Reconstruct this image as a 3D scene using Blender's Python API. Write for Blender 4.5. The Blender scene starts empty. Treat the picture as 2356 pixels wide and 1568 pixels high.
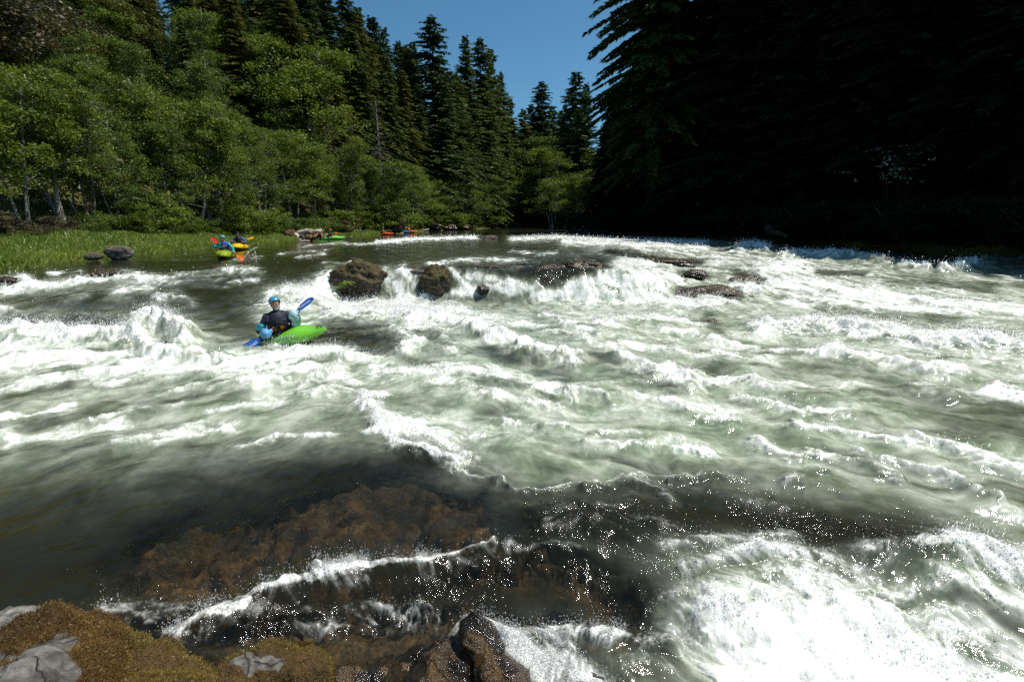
import bpy, math, random
import numpy as np
from mathutils import Vector, Matrix, Euler
R = math.radians
random.seed(7)
rng = np.random.default_rng(11)
scene = bpy.context.scene
col = scene.collection

# ------------------------------------------------------------------ camera model
CAMZ, PITCH, FPX, CX, CY = 1.7, R(14.6), 16 / 36 * 2356, 1178.0, 784.0
CP, SP = math.cos(PITCH), math.sin(PITCH)

def ray(u, v):
    dx = (u - CX) / FPX; up = (CY - v) / FPX
    return np.array([dx, CP + up * SP, -SP + up * CP])

def at_y(u, v, Y):
    d = ray(u, v); t = Y / d[1]
    return np.array([0, 0, CAMZ]) + d * t

def at_z(u, v, z):
    d = ray(u, v); t = (z - CAMZ) / d[2]
    return np.array([0, 0, CAMZ]) + d * t

def at_t(u, v, t):
    return np.array([0, 0, CAMZ]) + ray(u, v) * t

def project(x, y, z):
    zz = z - CAMZ
    dep = np.maximum(y * CP - zz * SP, 0.05)
    return CX + FPX * x / dep, CY - FPX * (y * SP + zz * CP) / dep, dep

# ------------------------------------------------------------------ noise
def _hash(ix, iy, seed):
    h = (ix.astype(np.uint32) * np.uint32(374761393) + iy.astype(np.uint32) * np.uint32(668265263)
         + np.uint32((seed * 974711) & 0xffffffff))
    h = (h ^ (h >> np.uint32(13))) * np.uint32(1274126177)
    return h ^ (h >> np.uint32(16))

def noise2(x, y, seed=0):
    x = np.asarray(x, np.float32); y = np.asarray(y, np.float32)
    x0 = np.floor(x); y0 = np.floor(y)
    fx = x - x0; fy = y - y0
    ix = x0.astype(np.int64); iy = y0.astype(np.int64)
    def g(ax, ay, dx, dy):
        a = _hash(ax, ay, seed).astype(np.float32) * np.float32(2 * np.pi / 4294967296.0)
        return np.cos(a) * dx + np.sin(a) * dy
    u = fx * fx * fx * (fx * (fx * 6 - 15) + 10); w = fy * fy * fy * (fy * (fy * 6 - 15) + 10)
    a = g(ix, iy, fx, fy); b = g(ix + 1, iy, fx - 1, fy)
    c = g(ix, iy + 1, fx, fy - 1); d = g(ix + 1, iy + 1, fx - 1, fy - 1)
    return ((a + (b - a) * u) * (1 - w) + (c + (d - c) * u) * w) * 1.5

def fbm(x, y, seed=0, oct=4, gain=.5, lac=2.03):
    r = 0; a = 1
    for i in range(oct):
        r = r + a * noise2(x * lac ** i, y * lac ** i, seed + i * 17); a *= gain
    return r

def ridged(x, y, seed=0, oct=3, gain=.5):
    r = 0; a = 1
    for i in range(oct):
        r = r + a * (1 - 2 * np.abs(noise2(x * 2.1 ** i, y * 2.1 ** i, seed + i * 13))); a *= gain
    return r

def noise3(p, seed=0):
    x, y, z = p[:, 0], p[:, 1], p[:, 2]
    return (noise2(x + 3.1 * seed, y + .37 * z, seed) + noise2(y - 1.7 * seed, z + .41 * x, seed + 5)
            + noise2(z + 2.3 * seed, x + .43 * y, seed + 9)) / 1.9

def sstep(a, b, x):
    t = np.clip((x - a) / (b - a), 0, 1)
    return t * t * (3 - 2 * t)

# ------------------------------------------------------------------ mesh helpers
def np_mesh(name, verts, faces=None, attrs=None, smooth=False, quads=None, tris=None):
    me = bpy.data.meshes.new(name)
    verts = np.asarray(verts, np.float32)
    fl = []
    if quads is not None and len(quads): fl.append((np.asarray(quads, np.int32), 4))
    if tris is not None and len(tris): fl.append((np.asarray(tris, np.int32), 3))
    nl = sum(f.size for f, k in fl); npoly = sum(len(f) for f, k in fl)
    me.vertices.add(len(verts)); me.vertices.foreach_set('co', verts.ravel())
    me.loops.add(nl); me.polygons.add(npoly)
    me.loops.foreach_set('vertex_index', np.concatenate([f.ravel() for f, k in fl]))
    st = []; o = 0
    for f, k in fl:
        st.append(o + np.arange(len(f), dtype=np.int32) * k); o += f.size
    me.polygons.foreach_set('loop_start', np.concatenate(st).astype(np.int32))
    if smooth: me.polygons.foreach_set('use_smooth', np.ones(npoly, dtype=bool))
    for k, a in (attrs or {}).items():
        at = me.attributes.new(k, 'FLOAT', 'POINT'); at.data.foreach_set('value', np.asarray(a, np.float32))
    me.update(calc_edges=True); me.validate(verbose=False)
    return me

class MB:
    """collects closed tubes, ellipsoids and leaf quads into one mesh"""
    def __init__(s): s.v = []; s.q = []; s.t = []; s.n = 0; s.r = []; s.mi = []
    def add(s, v, q=None, t=None, rnd=0.5):
        v = np.asarray(v, float).reshape(-1, 3)
        if q is not None and len(q): s.q.append(np.asarray(q) + s.n)
        if t is not None and len(t): s.t.append(np.asarray(t) + s.n)
        s.v.append(v); s.r.append(np.broadcast_to(np.asarray(rnd, float), (len(v),))); s.n += len(v)
    def tube(s, pts, rad, k=6, caps=True, flat=1.0):
        pts = np.asarray(pts, float); n = len(pts)
        rad = np.broadcast_to(np.asarray(rad, float), (n,))
        d = np.gradient(pts, axis=0); d /= np.linalg.norm(d, axis=1)[:, None] + 1e-9
        ref = np.array([0, 0, 1.]) if abs(d[0][2]) < .9 else np.array([1., 0, 0])
        a = np.cross(d, ref); a /= np.linalg.norm(a, axis=1)[:, None] + 1e-9
        b = np.cross(d, a)
        th = np.arange(k) / k * 2 * np.pi
        v = pts[:, None] + rad[:, None, None] * (np.cos(th)[None, :, None] * a[:, None] + flat * np.sin(th)[None, :, None] * b[:, None])
        v = v.reshape(-1, 3)
        i = np.arange(n - 1)[:, None] * k; j = np.arange(k)[None]; j2 = (j + 1) % k
        q = np.stack([i + j, i + j2, i + k + j2, i + k + j], -1).reshape(-1, 4)
        t = []
        if caps:
            v = np.vstack([v, pts[0], pts[-1]]); c0 = n * k; c1 = c0 + 1
            for jj in range(k):
                t.append((c0, (jj + 1) % k, jj)); t.append((c1, (n - 1) * k + jj, (n - 1) * k + (jj + 1) % k))
        s.add(v, q[:, ::-1], np.array(t)[:, ::-1] if t else None)
    def capsule(s, p0, p1, r0, r1, k=14, n=10):
        p0 = np.asarray(p0, float); p1 = np.asarray(p1, float)
        d = p1 - p0; L = np.linalg.norm(d); d = d / (L + 1e-9)
        pts = []; rr = []
        for a in np.linspace(-89, 0, 5): pts.append(p0 + d * r0 * math.sin(R(a))); rr.append(r0 * math.cos(R(a)))
        for f in np.linspace(.15, .85, 5): pts.append(p0 + d * L * f); rr.append(r0 + (r1 - r0) * f)
        for a in np.linspace(0, 89, 5): pts.append(p1 + d * r1 * math.sin(R(a))); rr.append(r1 * math.cos(R(a)))
        s.tube(pts, rr, k)
    def ell(s, c, r, M=None, k=18, n=12):
        th = np.linspace(0, np.pi, n); ph = np.arange(k) / k * 2 * np.pi
        v = np.stack([np.sin(th)[1:-1, None] * np.cos(ph)[None], np.sin(th)[1:-1, None] * np.sin(ph)[None],
                      np.repeat(np.cos(th)[1:-1, None], k, 1)], -1).reshape(-1, 3)
        v = np.vstack([v, [0, 0, 1], [0, 0, -1]]) * np.asarray(r, float)
        if M is not None: v = v @ np.array(M.to_3x3()).T
        m = n - 2; i = np.arange(m - 1)[:, None] * k; j = np.arange(k)[None]; j2 = (j + 1) % k
        q = np.stack([i + j, i + k + j, i + k + j2, i + j2], -1).reshape(-1, 4)
        t = [(m * k, jj, (jj + 1) % k) for jj in range(k)] + [(m * k + 1, (m - 1) * k + (jj + 1) % k, (m - 1) * k + jj) for jj in range(k)]
        s.add(v + np.asarray(c, float), q, t)
    def quads_rand(s, c, nrm, size, aspect=.6, rnd=None, up=None):
        """leaf rhombs: centres c (n,3), normals nrm (n,3), size (n,)"""
        n = len(c); nrm = nrm / (np.linalg.norm(nrm, axis=1)[:, None] + 1e-9)
        a = np.cross(nrm, rng.normal(size=(n, 3)) if up is None else up); a /= np.linalg.norm(a, axis=1)[:, None] + 1e-9
        b = np.cross(nrm, a)
        sz = np.asarray(size)[:, None] * .5
        v = np.stack([c - a * sz, c - b * sz * aspect, c + a * sz, c + b * sz * aspect], 1).reshape(-1, 3)
        q = np.arange(4 * n).reshape(-1, 4)
        r = np.repeat(rng.random(n) if rnd is None else rnd, 4)
        s.add(v, q, None, r)
    def mesh(s, name, smooth=False):
        return np_mesh(name, np.vstack(s.v), quads=np.vstack(s.q) if s.q else None, tris=np.vstack(s.t) if s.t else None,
                       attrs={'rnd': np.concatenate(s.r)}, smooth=smooth)

def link(name, me, mat=None, parent=None, loc=None):
    o = bpy.data.objects.new(name, me); col.objects.link(o)
    if mat is not None and me is not None:
        for m in (mat if isinstance(mat, (list, tuple)) else [mat]): me.materials.append(m)
    if parent is not None: o.parent = parent
    if loc is not None: o.location = loc
    return o

def tag(o, label=None, cat=None, group=None, kind=None):
    if label: o['label'] = label
    if cat: o['category'] = cat
    if group: o['group'] = group
    if kind: o['kind'] = kind
    return o

def empty(name, loc=(0, 0, 0), rz=0):
    o = bpy.data.objects.new(name, None); col.objects.link(o); o.location = loc; o.rotation_euler = (0, 0, rz)
    o.empty_display_size = .2
    return o

def remesh(mb, voxel, smooth_it=2):
    """fuse overlapping closed volumes into one continuous skin"""
    me = mb.mesh('tmp'); o = bpy.data.objects.new('tmp', me); col.objects.link(o)
    m = o.modifiers.new('r', 'REMESH'); m.mode = 'VOXEL'; m.voxel_size = voxel; m.use_smooth_shade = True
    if smooth_it:
        s2 = o.modifiers.new('s', 'SMOOTH'); s2.factor = .5; s2.iterations = smooth_it
    dg = bpy.context.evaluated_depsgraph_get()
    out = bpy.data.meshes.new_from_object(o.evaluated_get(dg))
    out.polygons.foreach_set('use_smooth', np.ones(len(out.polygons), dtype=bool))
    bpy.data.objects.remove(o); bpy.data.meshes.remove(me)
    return out

# ------------------------------------------------------------------ materials
class NT:
    def __init__(s, name):
        s.m = bpy.data.materials.new(name); s.m.use_nodes = True
        s.t = s.m.node_tree; s.t.nodes.clear()
        s.out = s.n('ShaderNodeOutputMaterial')
    def n(s, typ, **kw):
        nd = s.t.nodes.new(typ)
        for k, v in kw.items():
            if k == 'i':
                for kk, vv in v.items():
                    if isinstance(vv, bpy.types.NodeSocket): s.t.links.new(vv, nd.inputs[kk])
                    else: nd.inputs[kk].default_value = vv
            else: setattr(nd, k, v)
        return nd
    def l(s, a, b): s.t.links.new(a, b)
    def math(s, op, a, b=0.0, c=0.0, clamp=False):
        nd = s.n('ShaderNodeMath', operation=op, use_clamp=clamp)
        for k, x in enumerate((a, b, c)):
            if isinstance(x, bpy.types.NodeSocket): s.l(x, nd.inputs[k])
            else: nd.inputs[k].default_value = x
        return nd.outputs[0]
    def mix(s, f, a, b):
        nd = s.n('ShaderNodeMix', data_type='RGBA')
        for sock, x in ((nd.inputs[0], f), (nd.inputs[6], a), (nd.inputs[7], b)):
            if isinstance(x, bpy.types.NodeSocket): s.l(x, sock)
            else: sock.default_value = (*x, 1) if isinstance(x, (tuple, list)) and len(x) == 3 else x
        return nd.outputs[2]
    def ramp(s, f, lo, hi):
        nd = s.n('ShaderNodeMapRange', interpolation_type='SMOOTHSTEP')
        s.l(f, nd.inputs[0]); nd.inputs[1].default_value = lo; nd.inputs[2].default_value = hi
        return nd.outputs[0]
    def noise(s, scale, detail=3, vec=None, rough=.55, dist=0):
        nd = s.n('ShaderNodeTexNoise'); nd.inputs['Scale'].default_value = scale; nd.inputs['Detail'].default_value = detail
        nd.inputs['Roughness'].default_value = rough; nd.inputs['Distortion'].default_value = dist
        if vec is not None: s.l(vec, nd.inputs['Vector'])
        return nd.outputs['Fac']
    def attr(s, name): return s.n('ShaderNodeAttribute', attribute_name=name).outputs['Fac']
    def pos(s): return s.n('ShaderNodeNewGeometry').outputs['Position']
    def obj(s): return s.n('ShaderNodeTexCoord').outputs['Object']
    def bump(s, h, strength=.5, dist=.02, normal=None):
        nd = s.n('ShaderNodeBump'); s.l(h, nd.inputs['Height']); nd.inputs['Strength'].default_value = strength
        nd.inputs['Distance'].default_value = dist
        if normal is not None: s.l(normal, nd.inputs['Normal'])
        return nd.outputs['Normal']
    def mixsh(s, f, a, b):
        nd = s.n('ShaderNodeMixShader')
        if isinstance(f, bpy.types.NodeSocket): s.l(f, nd.inputs[0])
        else: nd.inputs[0].default_value = f
        s.l(a, nd.inputs[1]); s.l(b, nd.inputs[2]); return nd.outputs[0]
    def done(s, sh): s.l(sh, s.out.inputs['Surface']); return s.m

def plain(name, c, rough=.5, spec=.5, var=.12, scale=9, bump=0.0, coat=0.0, metal=0.0):
    t = NT(name); ns = t.noise(scale, 4, t.obj())
    c2 = tuple(x * (1 - var * 1.6) for x in c); c1 = tuple(min(1, x * (1 + var)) for x in c)
    p = t.n('ShaderNodeBsdfPrincipled', i={'Base Color': t.mix(t.ramp(ns, .3, .7), c2, c1), 'Roughness': rough,
            'Specular IOR Level': spec, 'Coat Weight': coat, 'Metallic': metal})
    if bump: t.l(t.bump(t.noise(scale * 5, 4, t.obj()), .6, bump), p.inputs['Normal'])
    return t.done(p.outputs[0])

def leaf(name, dark, light, yellow=None, trans=.35, gloss=.02, clump=.5):
    t = NT(name)
    r = t.attr('rnd'); oi = t.n('ShaderNodeObjectInfo').outputs['Random']
    n1 = t.noise(clump, 3, t.pos())
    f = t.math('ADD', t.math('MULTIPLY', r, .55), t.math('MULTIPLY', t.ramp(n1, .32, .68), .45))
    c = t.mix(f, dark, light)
    if yellow: c = t.mix(t.math('MULTIPLY', t.ramp(t.math('ADD', oi, t.math('MULTIPLY', n1, .5)), .65, 1.1), .7), c, yellow)
    d = t.n('ShaderNodeBsdfDiffuse', i={'Color': c}).outputs[0]
    tr = t.n('ShaderNodeBsdfTranslucent', i={'Color': c}).outputs[0]
    g = t.n('ShaderNodeBsdfGlossy', i={'Color': (1, 1, 1, 1), 'Roughness': .5}).outputs[0]
    return t.done(t.mixsh(gloss, t.mixsh(trans, d, tr), g))
SKYS, SUNS, EXPO = 0.085, 4.6, 0.25
# ------------------------------------------------------------------ world, sun, camera
w = bpy.data.worlds.new('World'); scene.world = w; w.use_nodes = True
SUN_EL, SUN_AZ = R(60), R(82)          # azimuth measured from +Y towards +X
sky = w.node_tree.nodes.new('ShaderNodeTexSky'); sky.sky_type = 'NISHITA'; sky.sun_disc = False
sky.sun_elevation = SUN_EL; sky.sun_rotation = SUN_AZ
sky.air_density = 1.0; sky.dust_density = 0.3; sky.ozone_density = 1.0; sky.altitude = 300
bg = w.node_tree.nodes['Background']; bg.inputs['Strength'].default_value = SKYS
tint = w.node_tree.nodes.new('ShaderNodeMix'); tint.data_type = 'RGBA'; tint.blend_type = 'MULTIPLY'; tint.inputs[0].default_value = 1
tint.inputs[7].default_value = (.56, .95, 1.05, 1)
w.node_tree.links.new(sky.outputs[0], tint.inputs[6]); w.node_tree.links.new(tint.outputs[2], bg.inputs[0])
sl = bpy.data.lights.new('sun', 'SUN'); sl.energy = SUNS; sl.angle = R(.53); sl.color = (1, .95, .87)
so = bpy.data.objects.new('sun', sl); col.objects.link(so)
sd = Vector((math.sin(SUN_AZ) * math.cos(SUN_EL), math.cos(SUN_AZ) * math.cos(SUN_EL), math.sin(SUN_EL)))
so.rotation_euler = sd.to_track_quat('Z', 'Y').to_euler(); so.location = sd * 90
cd = bpy.data.cameras.new('camera'); cam = bpy.data.objects.new('camera', cd); col.objects.link(cam)
cd.lens = 16; cd.sensor_width = 36; cd.clip_start = .05; cd.clip_end = 2000
cam.location = (0, 0, CAMZ); cam.rotation_euler = (R(90) - PITCH, 0, 0); scene.camera = cam
scene.view_settings.view_transform = 'Standard'; scene.view_settings.look = 'None'
scene.view_settings.exposure = EXPO; scene.view_settings.gamma = 1
scene.cycles.max_bounces = 6; scene.cycles.transparent_max_bounces = 12; scene.cycles.diffuse_bounces = 3
scene.cycles.glossy_bounces = 3; scene.cycles.transmission_bounces = 4
scene.cycles.sample_clamp_indirect = 4; scene.cycles.caustics_reflective = False; scene.cycles.caustics_refractive = False
scene.cycles.use_denoising = False

# ------------------------------------------------------------------ river level and banks
def xl(y): return np.interp(y, [-60, 0, 15.7, 19.7, 26, 36, 42.5, 53, 60, 90, 114, 153, 175, 230, 400],
                            [-17, -17, -17.6, -18.4, -18.9, -18.3, -18.2, -19, -16.8, -15, -8.3, 3, 24, 70, 120])
def xr(y): return np.interp(y, [-60, 0, 28, 45, 60, 75, 100, 170, 230, 400], [34, 30, 27.3, 24.5, 21, 17.5, 16, 25, 95, 150])

def zb(x, y):
    x = np.asarray(x, float); y = np.asarray(y, float)
    zc = np.interp(y, [1, 3, 5, 7, 9.5, 11.5, 13.5, 15.5, 16.35, 19, 400], [-.82, -.80, -.75, -.75, -.65, -.75, -.9, -.95, .1, .1, .1])
    zl = np.interp(y, [1, 3, 5, 7, 9.5, 11, 12.2, 14, 18, 20, 400], [-.82, -.80, -.75, -.75, -.75, -.85, -.42, -.15, .08, .1, .1])
    zt = np.interp(y, [1, 3, 5, 7, 9.5, 11, 13, 16, 19.5, 400], [-.82, -.80, -.75, -.75, -.65, -.66, -.42, -.06, .1, .1])
    zr = np.interp(y, [1, 3, 5, 7, 9, 13, 16, 20, 30, 45, 400], [-.82, -.80, -.75, -.75, -.8, -.85, -.75, -.45, -.12, .1, .1])
    a = x / np.maximum(y, .5)
    wl = 1 - sstep(-.95, -.72, a); wt = sstep(-.95, -.72, a) * (1 - sstep(-.46, -.36, a))
    wr = sstep(.22, .42, a); wc = 1 - wl - wt - wr
    z = zl * wl + zt * wt + zc * wc + zr * wr
    yB = np.interp(x, [-2.8, -2.0, -1.45, -.17, .8, 1.6, 3.3, 6], [1.9, 2.29, 2.78, 3.23, 3.3, 3.1, 3.25, 3.6])
    dr = sstep(0, .55 + .7 * sstep(.6, 1.6, x), yB - y) * (y > 0)
    return z - dr * (.20 + .10 * sstep(.6, 2.0, x))

def on_water(u, v, dz=0.0):
    """the point of the base water surface seen at (u, v)"""
    d = ray(u, v); lo, hi = .5, 260.
    ts = np.exp(np.linspace(math.log(1.0), math.log(300.), 3000))
    p = np.array([0, 0, CAMZ]) + ts[:, None] * d
    below = p[:, 2] < zb(p[:, 0], p[:, 1]) + dz
    k = int(np.argmax(below)) if below.any() else len(ts) - 1
    return p[k]

# ------------------------------------------------------------------ flow features: (width px, W foam, M aerated, h wave height m, spray, points)
ST = [
 # far lines
 (4, .95, .7, .10, .3, [(868, 557), (930, 551), (1000, 549), (1060, 547), (1098, 546)]),
 (3, .6, .4, .0, 0, [(800, 562), (880, 560), (960, 556)]),
 (3, .5, .3, .0, 0, [(640, 585), (720, 577), (760, 574)]), (3, .6, .3, 0, 0, [(690, 592), (745, 583)]),
 (3, .55, .3, 0, 0, [(700, 566), (750, 561), (800, 559)]), (3, .5, .2, 0, 0, [(530, 596), (600, 590)]),
 (6, .8, .8, .1, .3, [(1180, 550), (1240, 547), (1290, 546), (1340, 549), (1420, 553), (1500, 558)]),
 (8, .8, .8, .1, .3, [(1300, 556), (1400, 560), (1500, 565), (1620, 572)]),
 (5, .7, .6, 0, 0, [(990, 607), (1060, 598), (1130, 597), (1210, 599)]), (3, .5, .3, 0, 0, [(748, 604), (800, 606), (830, 600)]),
 (4, .6, .4, 0, 0, [(1180, 578), (1240, 583), (1280, 580)]),
 (6, .7, .7, .15, .4, [(1495, 557), (1560, 556), (1623, 557)]),
 (7, .95, .8, .30, .9, [(1700, 566), (1729, 563), (1760, 567)]),
 (7, .75, .7, .25, .5, [(1800, 584), (1850, 582), (1900, 588)]),
 (7, .7, .6, .3, .5, [(1905, 584), (1950, 583), (2043, 602)]),
 (7, .75, .6, .25, .5, [(2070, 608), (2134, 615)]),
 (8, .75, .5, .35, .6, [(2170, 618), (2240, 604), (2300, 600), (2356, 603)]),
 # rapids on the far side of the river
 (16, .85, .9, .0, .3, [(1430, 600), (1540, 600), (1640, 606)]),
 (22, 1.0, 1, .1, .5, [(1634, 694), (1700, 672), (1758, 650)]),
 (20, .95, 1, .1, .4, [(1733, 635), (1780, 622), (1824, 612)]),
 (24, .95, 1, .05, .3, [(1770, 650), (1880, 656), (2043, 684)]),
 (18, .85, 1, .05, .2, [(1820, 690), (1950, 700), (2150, 715)]),
 (18, .8, 1, .05, .2, [(2043, 684), (2200, 700), (2356, 715)]),
 (16, 1, 1, .18, .6, [(1747, 754), (1850, 742), (1970, 752), (2080, 772), (2190, 783), (2356, 796)]),
 (16, .95, 1, .12, .5, [(1915, 806), (2000, 818), (2100, 840), (2190, 857)]),
 (10, .75, .8, .05, .2, [(1640, 812), (1780, 815), (1915, 812)]),
 (16, 1, 1, .12, .6, [(2290, 898), (2356, 912)]), (12, .9, .9, .1, .3, [(2116, 694), (2226, 722)]),
 (20, .95, 1, .15, .6, [(1480, 848), (1530, 850), (1575, 862)]),
 (8, .7, .8, .05, .3, [(1700, 905), (1820, 930), (1950, 948)]), (8, .7, .8, .05, .3, [(1800, 970), (1920, 985), (2050, 1010)]),
 (14, .65, .8, .08, .3, [(2100, 880), (2230, 905), (2356, 935)]), (14, .7, .8, .08, .3, [(2060, 1000), (2200, 1030), (2356, 1075)]),
 (12, .6, .7, .05, .3, [(1950, 1050), (2100, 1080), (2300, 1150)]),
 (10, .6, .7, .05, .2, [(1760, 1010), (1900, 1045), (2050, 1110)]),
 (10, .7, .8, .05, .3, [(1520, 760), (1600, 770), (1680, 790)]), (10, .7, .8, .06, .3, [(1330, 700), (1450, 690), (1560, 706)]),
 (12, .75, .9, .06, .3, [(1380, 740), (1500, 730), (1620, 745)]), (9, .7, .8, .06, .3, [(1260, 725), (1330, 745), (1390, 765)]),
 (9, .7, .8, .05, .3, [(1430, 790), (1560, 800), (1660, 840)]), (9, .7, .8, .05, .3, [(1580, 880), (1700, 870), (1820, 900)]),
 # foot of the ledge
 (12, 1, 1, .05, .5, [(745, 700), (800, 706), (885, 694)]),
 (12, 1, 1, .12, .8, [(622, 678), (660, 668), (700, 664), (762, 676)]), (13, .95, 1, .1, .6, [(690, 690), (740, 672), (765, 648)]),
 (13, .8, .6, .12, .8, [(596, 712), (625, 702), (660, 705)]),
 (9, 1, 1, .0, .6, [(885, 692), (960, 684), (1055, 680)]), (13, 1, 1, .04, .5, [(1048, 678), (1130, 664), (1226, 660)]),
 (14, .95, 1, .03, .25, [(1230, 682), (1330, 664), (1412, 626)]), (22, .95, 1, .05, .4, [(1290, 672), (1380, 650), (1500, 640)]),
 (20, .9, 1, .05, .4, [(1330, 680), (1460, 675), (1600, 700)]), (20, .8, .95, .0, .3, [(1425, 618), (1480, 625), (1560, 640)]),
 (9, .9, .8, 0, .5, [(895, 625), (908, 655), (910, 685)]), (8, .85, .7, 0, .5, [(925, 618), (940, 650), (950, 682)]),
 (9, .95, .8, 0, .6, [(1040, 622), (1065, 650), (1085, 672)]), (12, .95, .9, 0, .6, [(1085, 625), (1130, 640), (1190, 655)]),
 (12, .8, .6, .0, .6, [(762, 630), (740, 650), (720, 672)]),
 # middle: waves round the near kayak
 (16, 1, 1, .16, .7, [(780, 722), (823, 718), (900, 716), (994, 727)]), (18, .95, 1, .12, .9, [(905, 750), (920, 775), (945, 800)]),
 (20, .85, 1, .05, .4, [(830, 705), (940, 700), (1020, 712)]), (15, .8, .95, .08, .4, [(940, 745), (1000, 765), (1050, 800)]),
 (14, 1, 1, .16, .5, [(985, 724), (1060, 736), (1124, 757), (1175, 774), (1243, 794), (1311, 812)]),
 (12, .7, .8, .05, .3, [(1030, 705), (1080, 722), (1150, 740)]), (10, .7, .9, .05, .3, [(1180, 745), (1280, 762), (1400, 790)]),
 (12, 1, 1, .09, .9, [(526, 834), (570, 830), (615, 822), (690, 808), (748, 803), (805, 808), (860, 816)]),
 (12, .95, 1, .2, .9, [(342, 792), (420, 806), (512, 820)]),
 (15, 1, 1, .22, 1.0, [(-40, 770), (60, 765), (170, 768), (284, 772), (350, 790)]),
 (18, .85, .7, .36, 1.1, [(300, 765), (350, 740), (400, 745), (425, 770)]),
 (40, .75, .95, .05, .2, [(-40, 815), (150, 820), (350, 838), (560, 850), (760, 846)]),
 (20, .68, .95, .03, .1, [(-20, 912), (20, 899), (120, 872), (239, 848)]), (12, 1, .9, .06, .3, [(238, 884), (275, 880)]),
 (15, .66, .9, .0, .05, [(10, 1010), (100, 1004), (200, 992), (300, 978)]), (13, .60, .8, .0, .05, [(154, 985), (280, 955), (410, 926)]),
 (12, .5, .8, .0, .05, [(478, 950), (550, 941), (640, 928)]), (13, .55, .8, .0, .05, [(380, 905), (500, 890), (620, 880)]),
 (14, .7, .8, .05, .2, [(560, 872), (700, 868), (820, 880)]), (10, .75, .9, .06, .3, [(690, 905), (770, 893), (850, 905)]),
 (9, .6, .7, .02, .1, [(0, 960), (90, 945), (180, 925)]), (9, .55, .7, .02, .1, [(300, 1010), (420, 990), (560, 970)]),
 (8, .5, .5, .02, .1, [(560, 1025), (680, 1000), (800, 985)]),
 (20, .75, .95, .05, .3, [(880, 850), (1000, 845), (1120, 868), (1250, 885), (1330, 910)]),
 (15, .7, .9, .06, .3, [(1000, 880), (1150, 905), (1300, 930)]), (12, .85, 1, .08, .4, [(1320, 890), (1400, 900), (1420, 925)]),
 (9, .6, .8, .05, .3, [(870, 990), (1000, 985), (1130, 1010)]), (9, .6, .8, .05, .3, [(1150, 960), (1300, 980), (1450, 1000)]),
 (14, .75, .9, .05, .3, [(1450, 915), (1560, 935), (1690, 960)]), (9, .6, .8, .04, .3, [(1350, 1020), (1500, 1035), (1650, 1040)]),
 (9, .7, .8, .06, .4, [(1420, 810), (1470, 830), (1500, 870)]),
 (9, .6, .4, .0, 1.0, [(632, 794), (690, 786), (742, 770)]),
 # upper left
 (8, .9, .8, .10, .4, [(-20, 668), (60, 661), (130, 656), (205, 645), (290, 637), (359, 641)]),
 (6, .75, .5, .06, .3, [(359, 641), (450, 632), (530, 623), (585, 618)]), (6, .6, .4, .06, .3, [(340, 650), (420, 650), (500, 640)]),
 (6, .9, .7, .1, .6, [(15, 641), (62, 638)]), (3, .7, .3, 0, .1, [(110, 628), (185, 624)]),
 (10, .7, .5, .1, .6, [(262, 674), (300, 662), (345, 655)]), (8, .6, .4, .1, .5, [(362, 684), (400, 678), (444, 692)]),
 (6, .6, .4, .05, .3, [(160, 690), (191, 681)]), (7, .9, .7, .1, .5, [(-10, 708), (22, 708)]),
 (14, .4, .25, .02, .3, [(100, 735), (200, 730), (290, 742)]), (5, .5, .3, 0, .1, [(540, 650), (600, 640)]), (4, .5, .3, 0, .1, [(420, 655), (520, 660)]),
 (4, .5, .3, 0, .1, [(280, 625), (340, 630)]),
 # foreground
 (34, .58, .1, .02, .5, [(500, 1450), (640, 1400), (800, 1340), (1000, 1290), (1120, 1270)]), (32, .58, .1, .02, .5, [(760, 1420), (960, 1420), (1180, 1490)]),
 (17, 1, .9, .10, 1.0, [(826, 916), (850, 935), (885, 968), (940, 1016), (1000, 1036), (1060, 1046)]),
 (14, .8, .9, .05, .5, [(900, 955), (990, 990), (1060, 1020)]),
 (4, .55, .9, .05, .2, [(1050, 1076), (1120, 1095), (1250, 1114), (1330, 1102), (1400, 1098), (1560, 1098)]),
 (9, .6, .7, .06, .7, [(1370, 1110), (1430, 1098), (1500, 1120), (1540, 1150)]),
 (7, .5, .5, .06, .7, [(1540, 1102), (1650, 1085), (1730, 1090)]), (8, .7, .5, .06, .7, [(1845, 1088), (1885, 1090)]),
 (14, .5, .3, .05, .6, [(1240, 1175), (1330, 1165), (1430, 1150)]), (30, .45, .3, .05, .7, [(1280, 1200), (1400, 1190), (1560, 1200)]),
 (20, .45, .3, .05, .5, [(1620, 1120), (1760, 1150), (1900, 1180)]), (16, .5, .4, .05, .5, [(1560, 1240), (1700, 1250), (1800, 1230)]),
 (26, .92, .5, .07, .8, [(438, 1458), (490, 1425), (560, 1395), (620, 1372)]),
 (23, .88, .5, .07, .8, [(600, 1378), (720, 1318), (830, 1288), (950, 1262)]), (11, .8, .5, .06, .9, [(940, 1262), (1060, 1236), (1130, 1228)]),
 (22, .6, .3, .04, .8, [(300, 1408), (380, 1398), (450, 1385)]), (16, .5, .3, .05, .8, [(1140, 1235), (1240, 1255), (1330, 1260)]),
 (18, .72, .5, .05, .9, [(700, 1402), (800, 1392), (860, 1402), (940, 1388)]), (20, .75, .5, .07, .8, [(930, 1390), (1060, 1424), (1180, 1458)]),
 (20, .72, .5, .07, .8, [(1180, 1458), (1260, 1452), (1340, 1434), (1420, 1446), (1560, 1462)]),
 (34, .6, .4, .04, .8, [(720, 1440), (790, 1450), (850, 1430)]), (40, .75, .5, .04, .8, [(1200, 1490), (1260, 1540), (1320, 1568)]),
 (34, .6, .5, .05, .8, [(1430, 1500), (1540, 1530), (1640, 1590)]), (24, .7, .5, .05, .8, [(1480, 1400), (1540, 1370), (1590, 1350)]),
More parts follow.
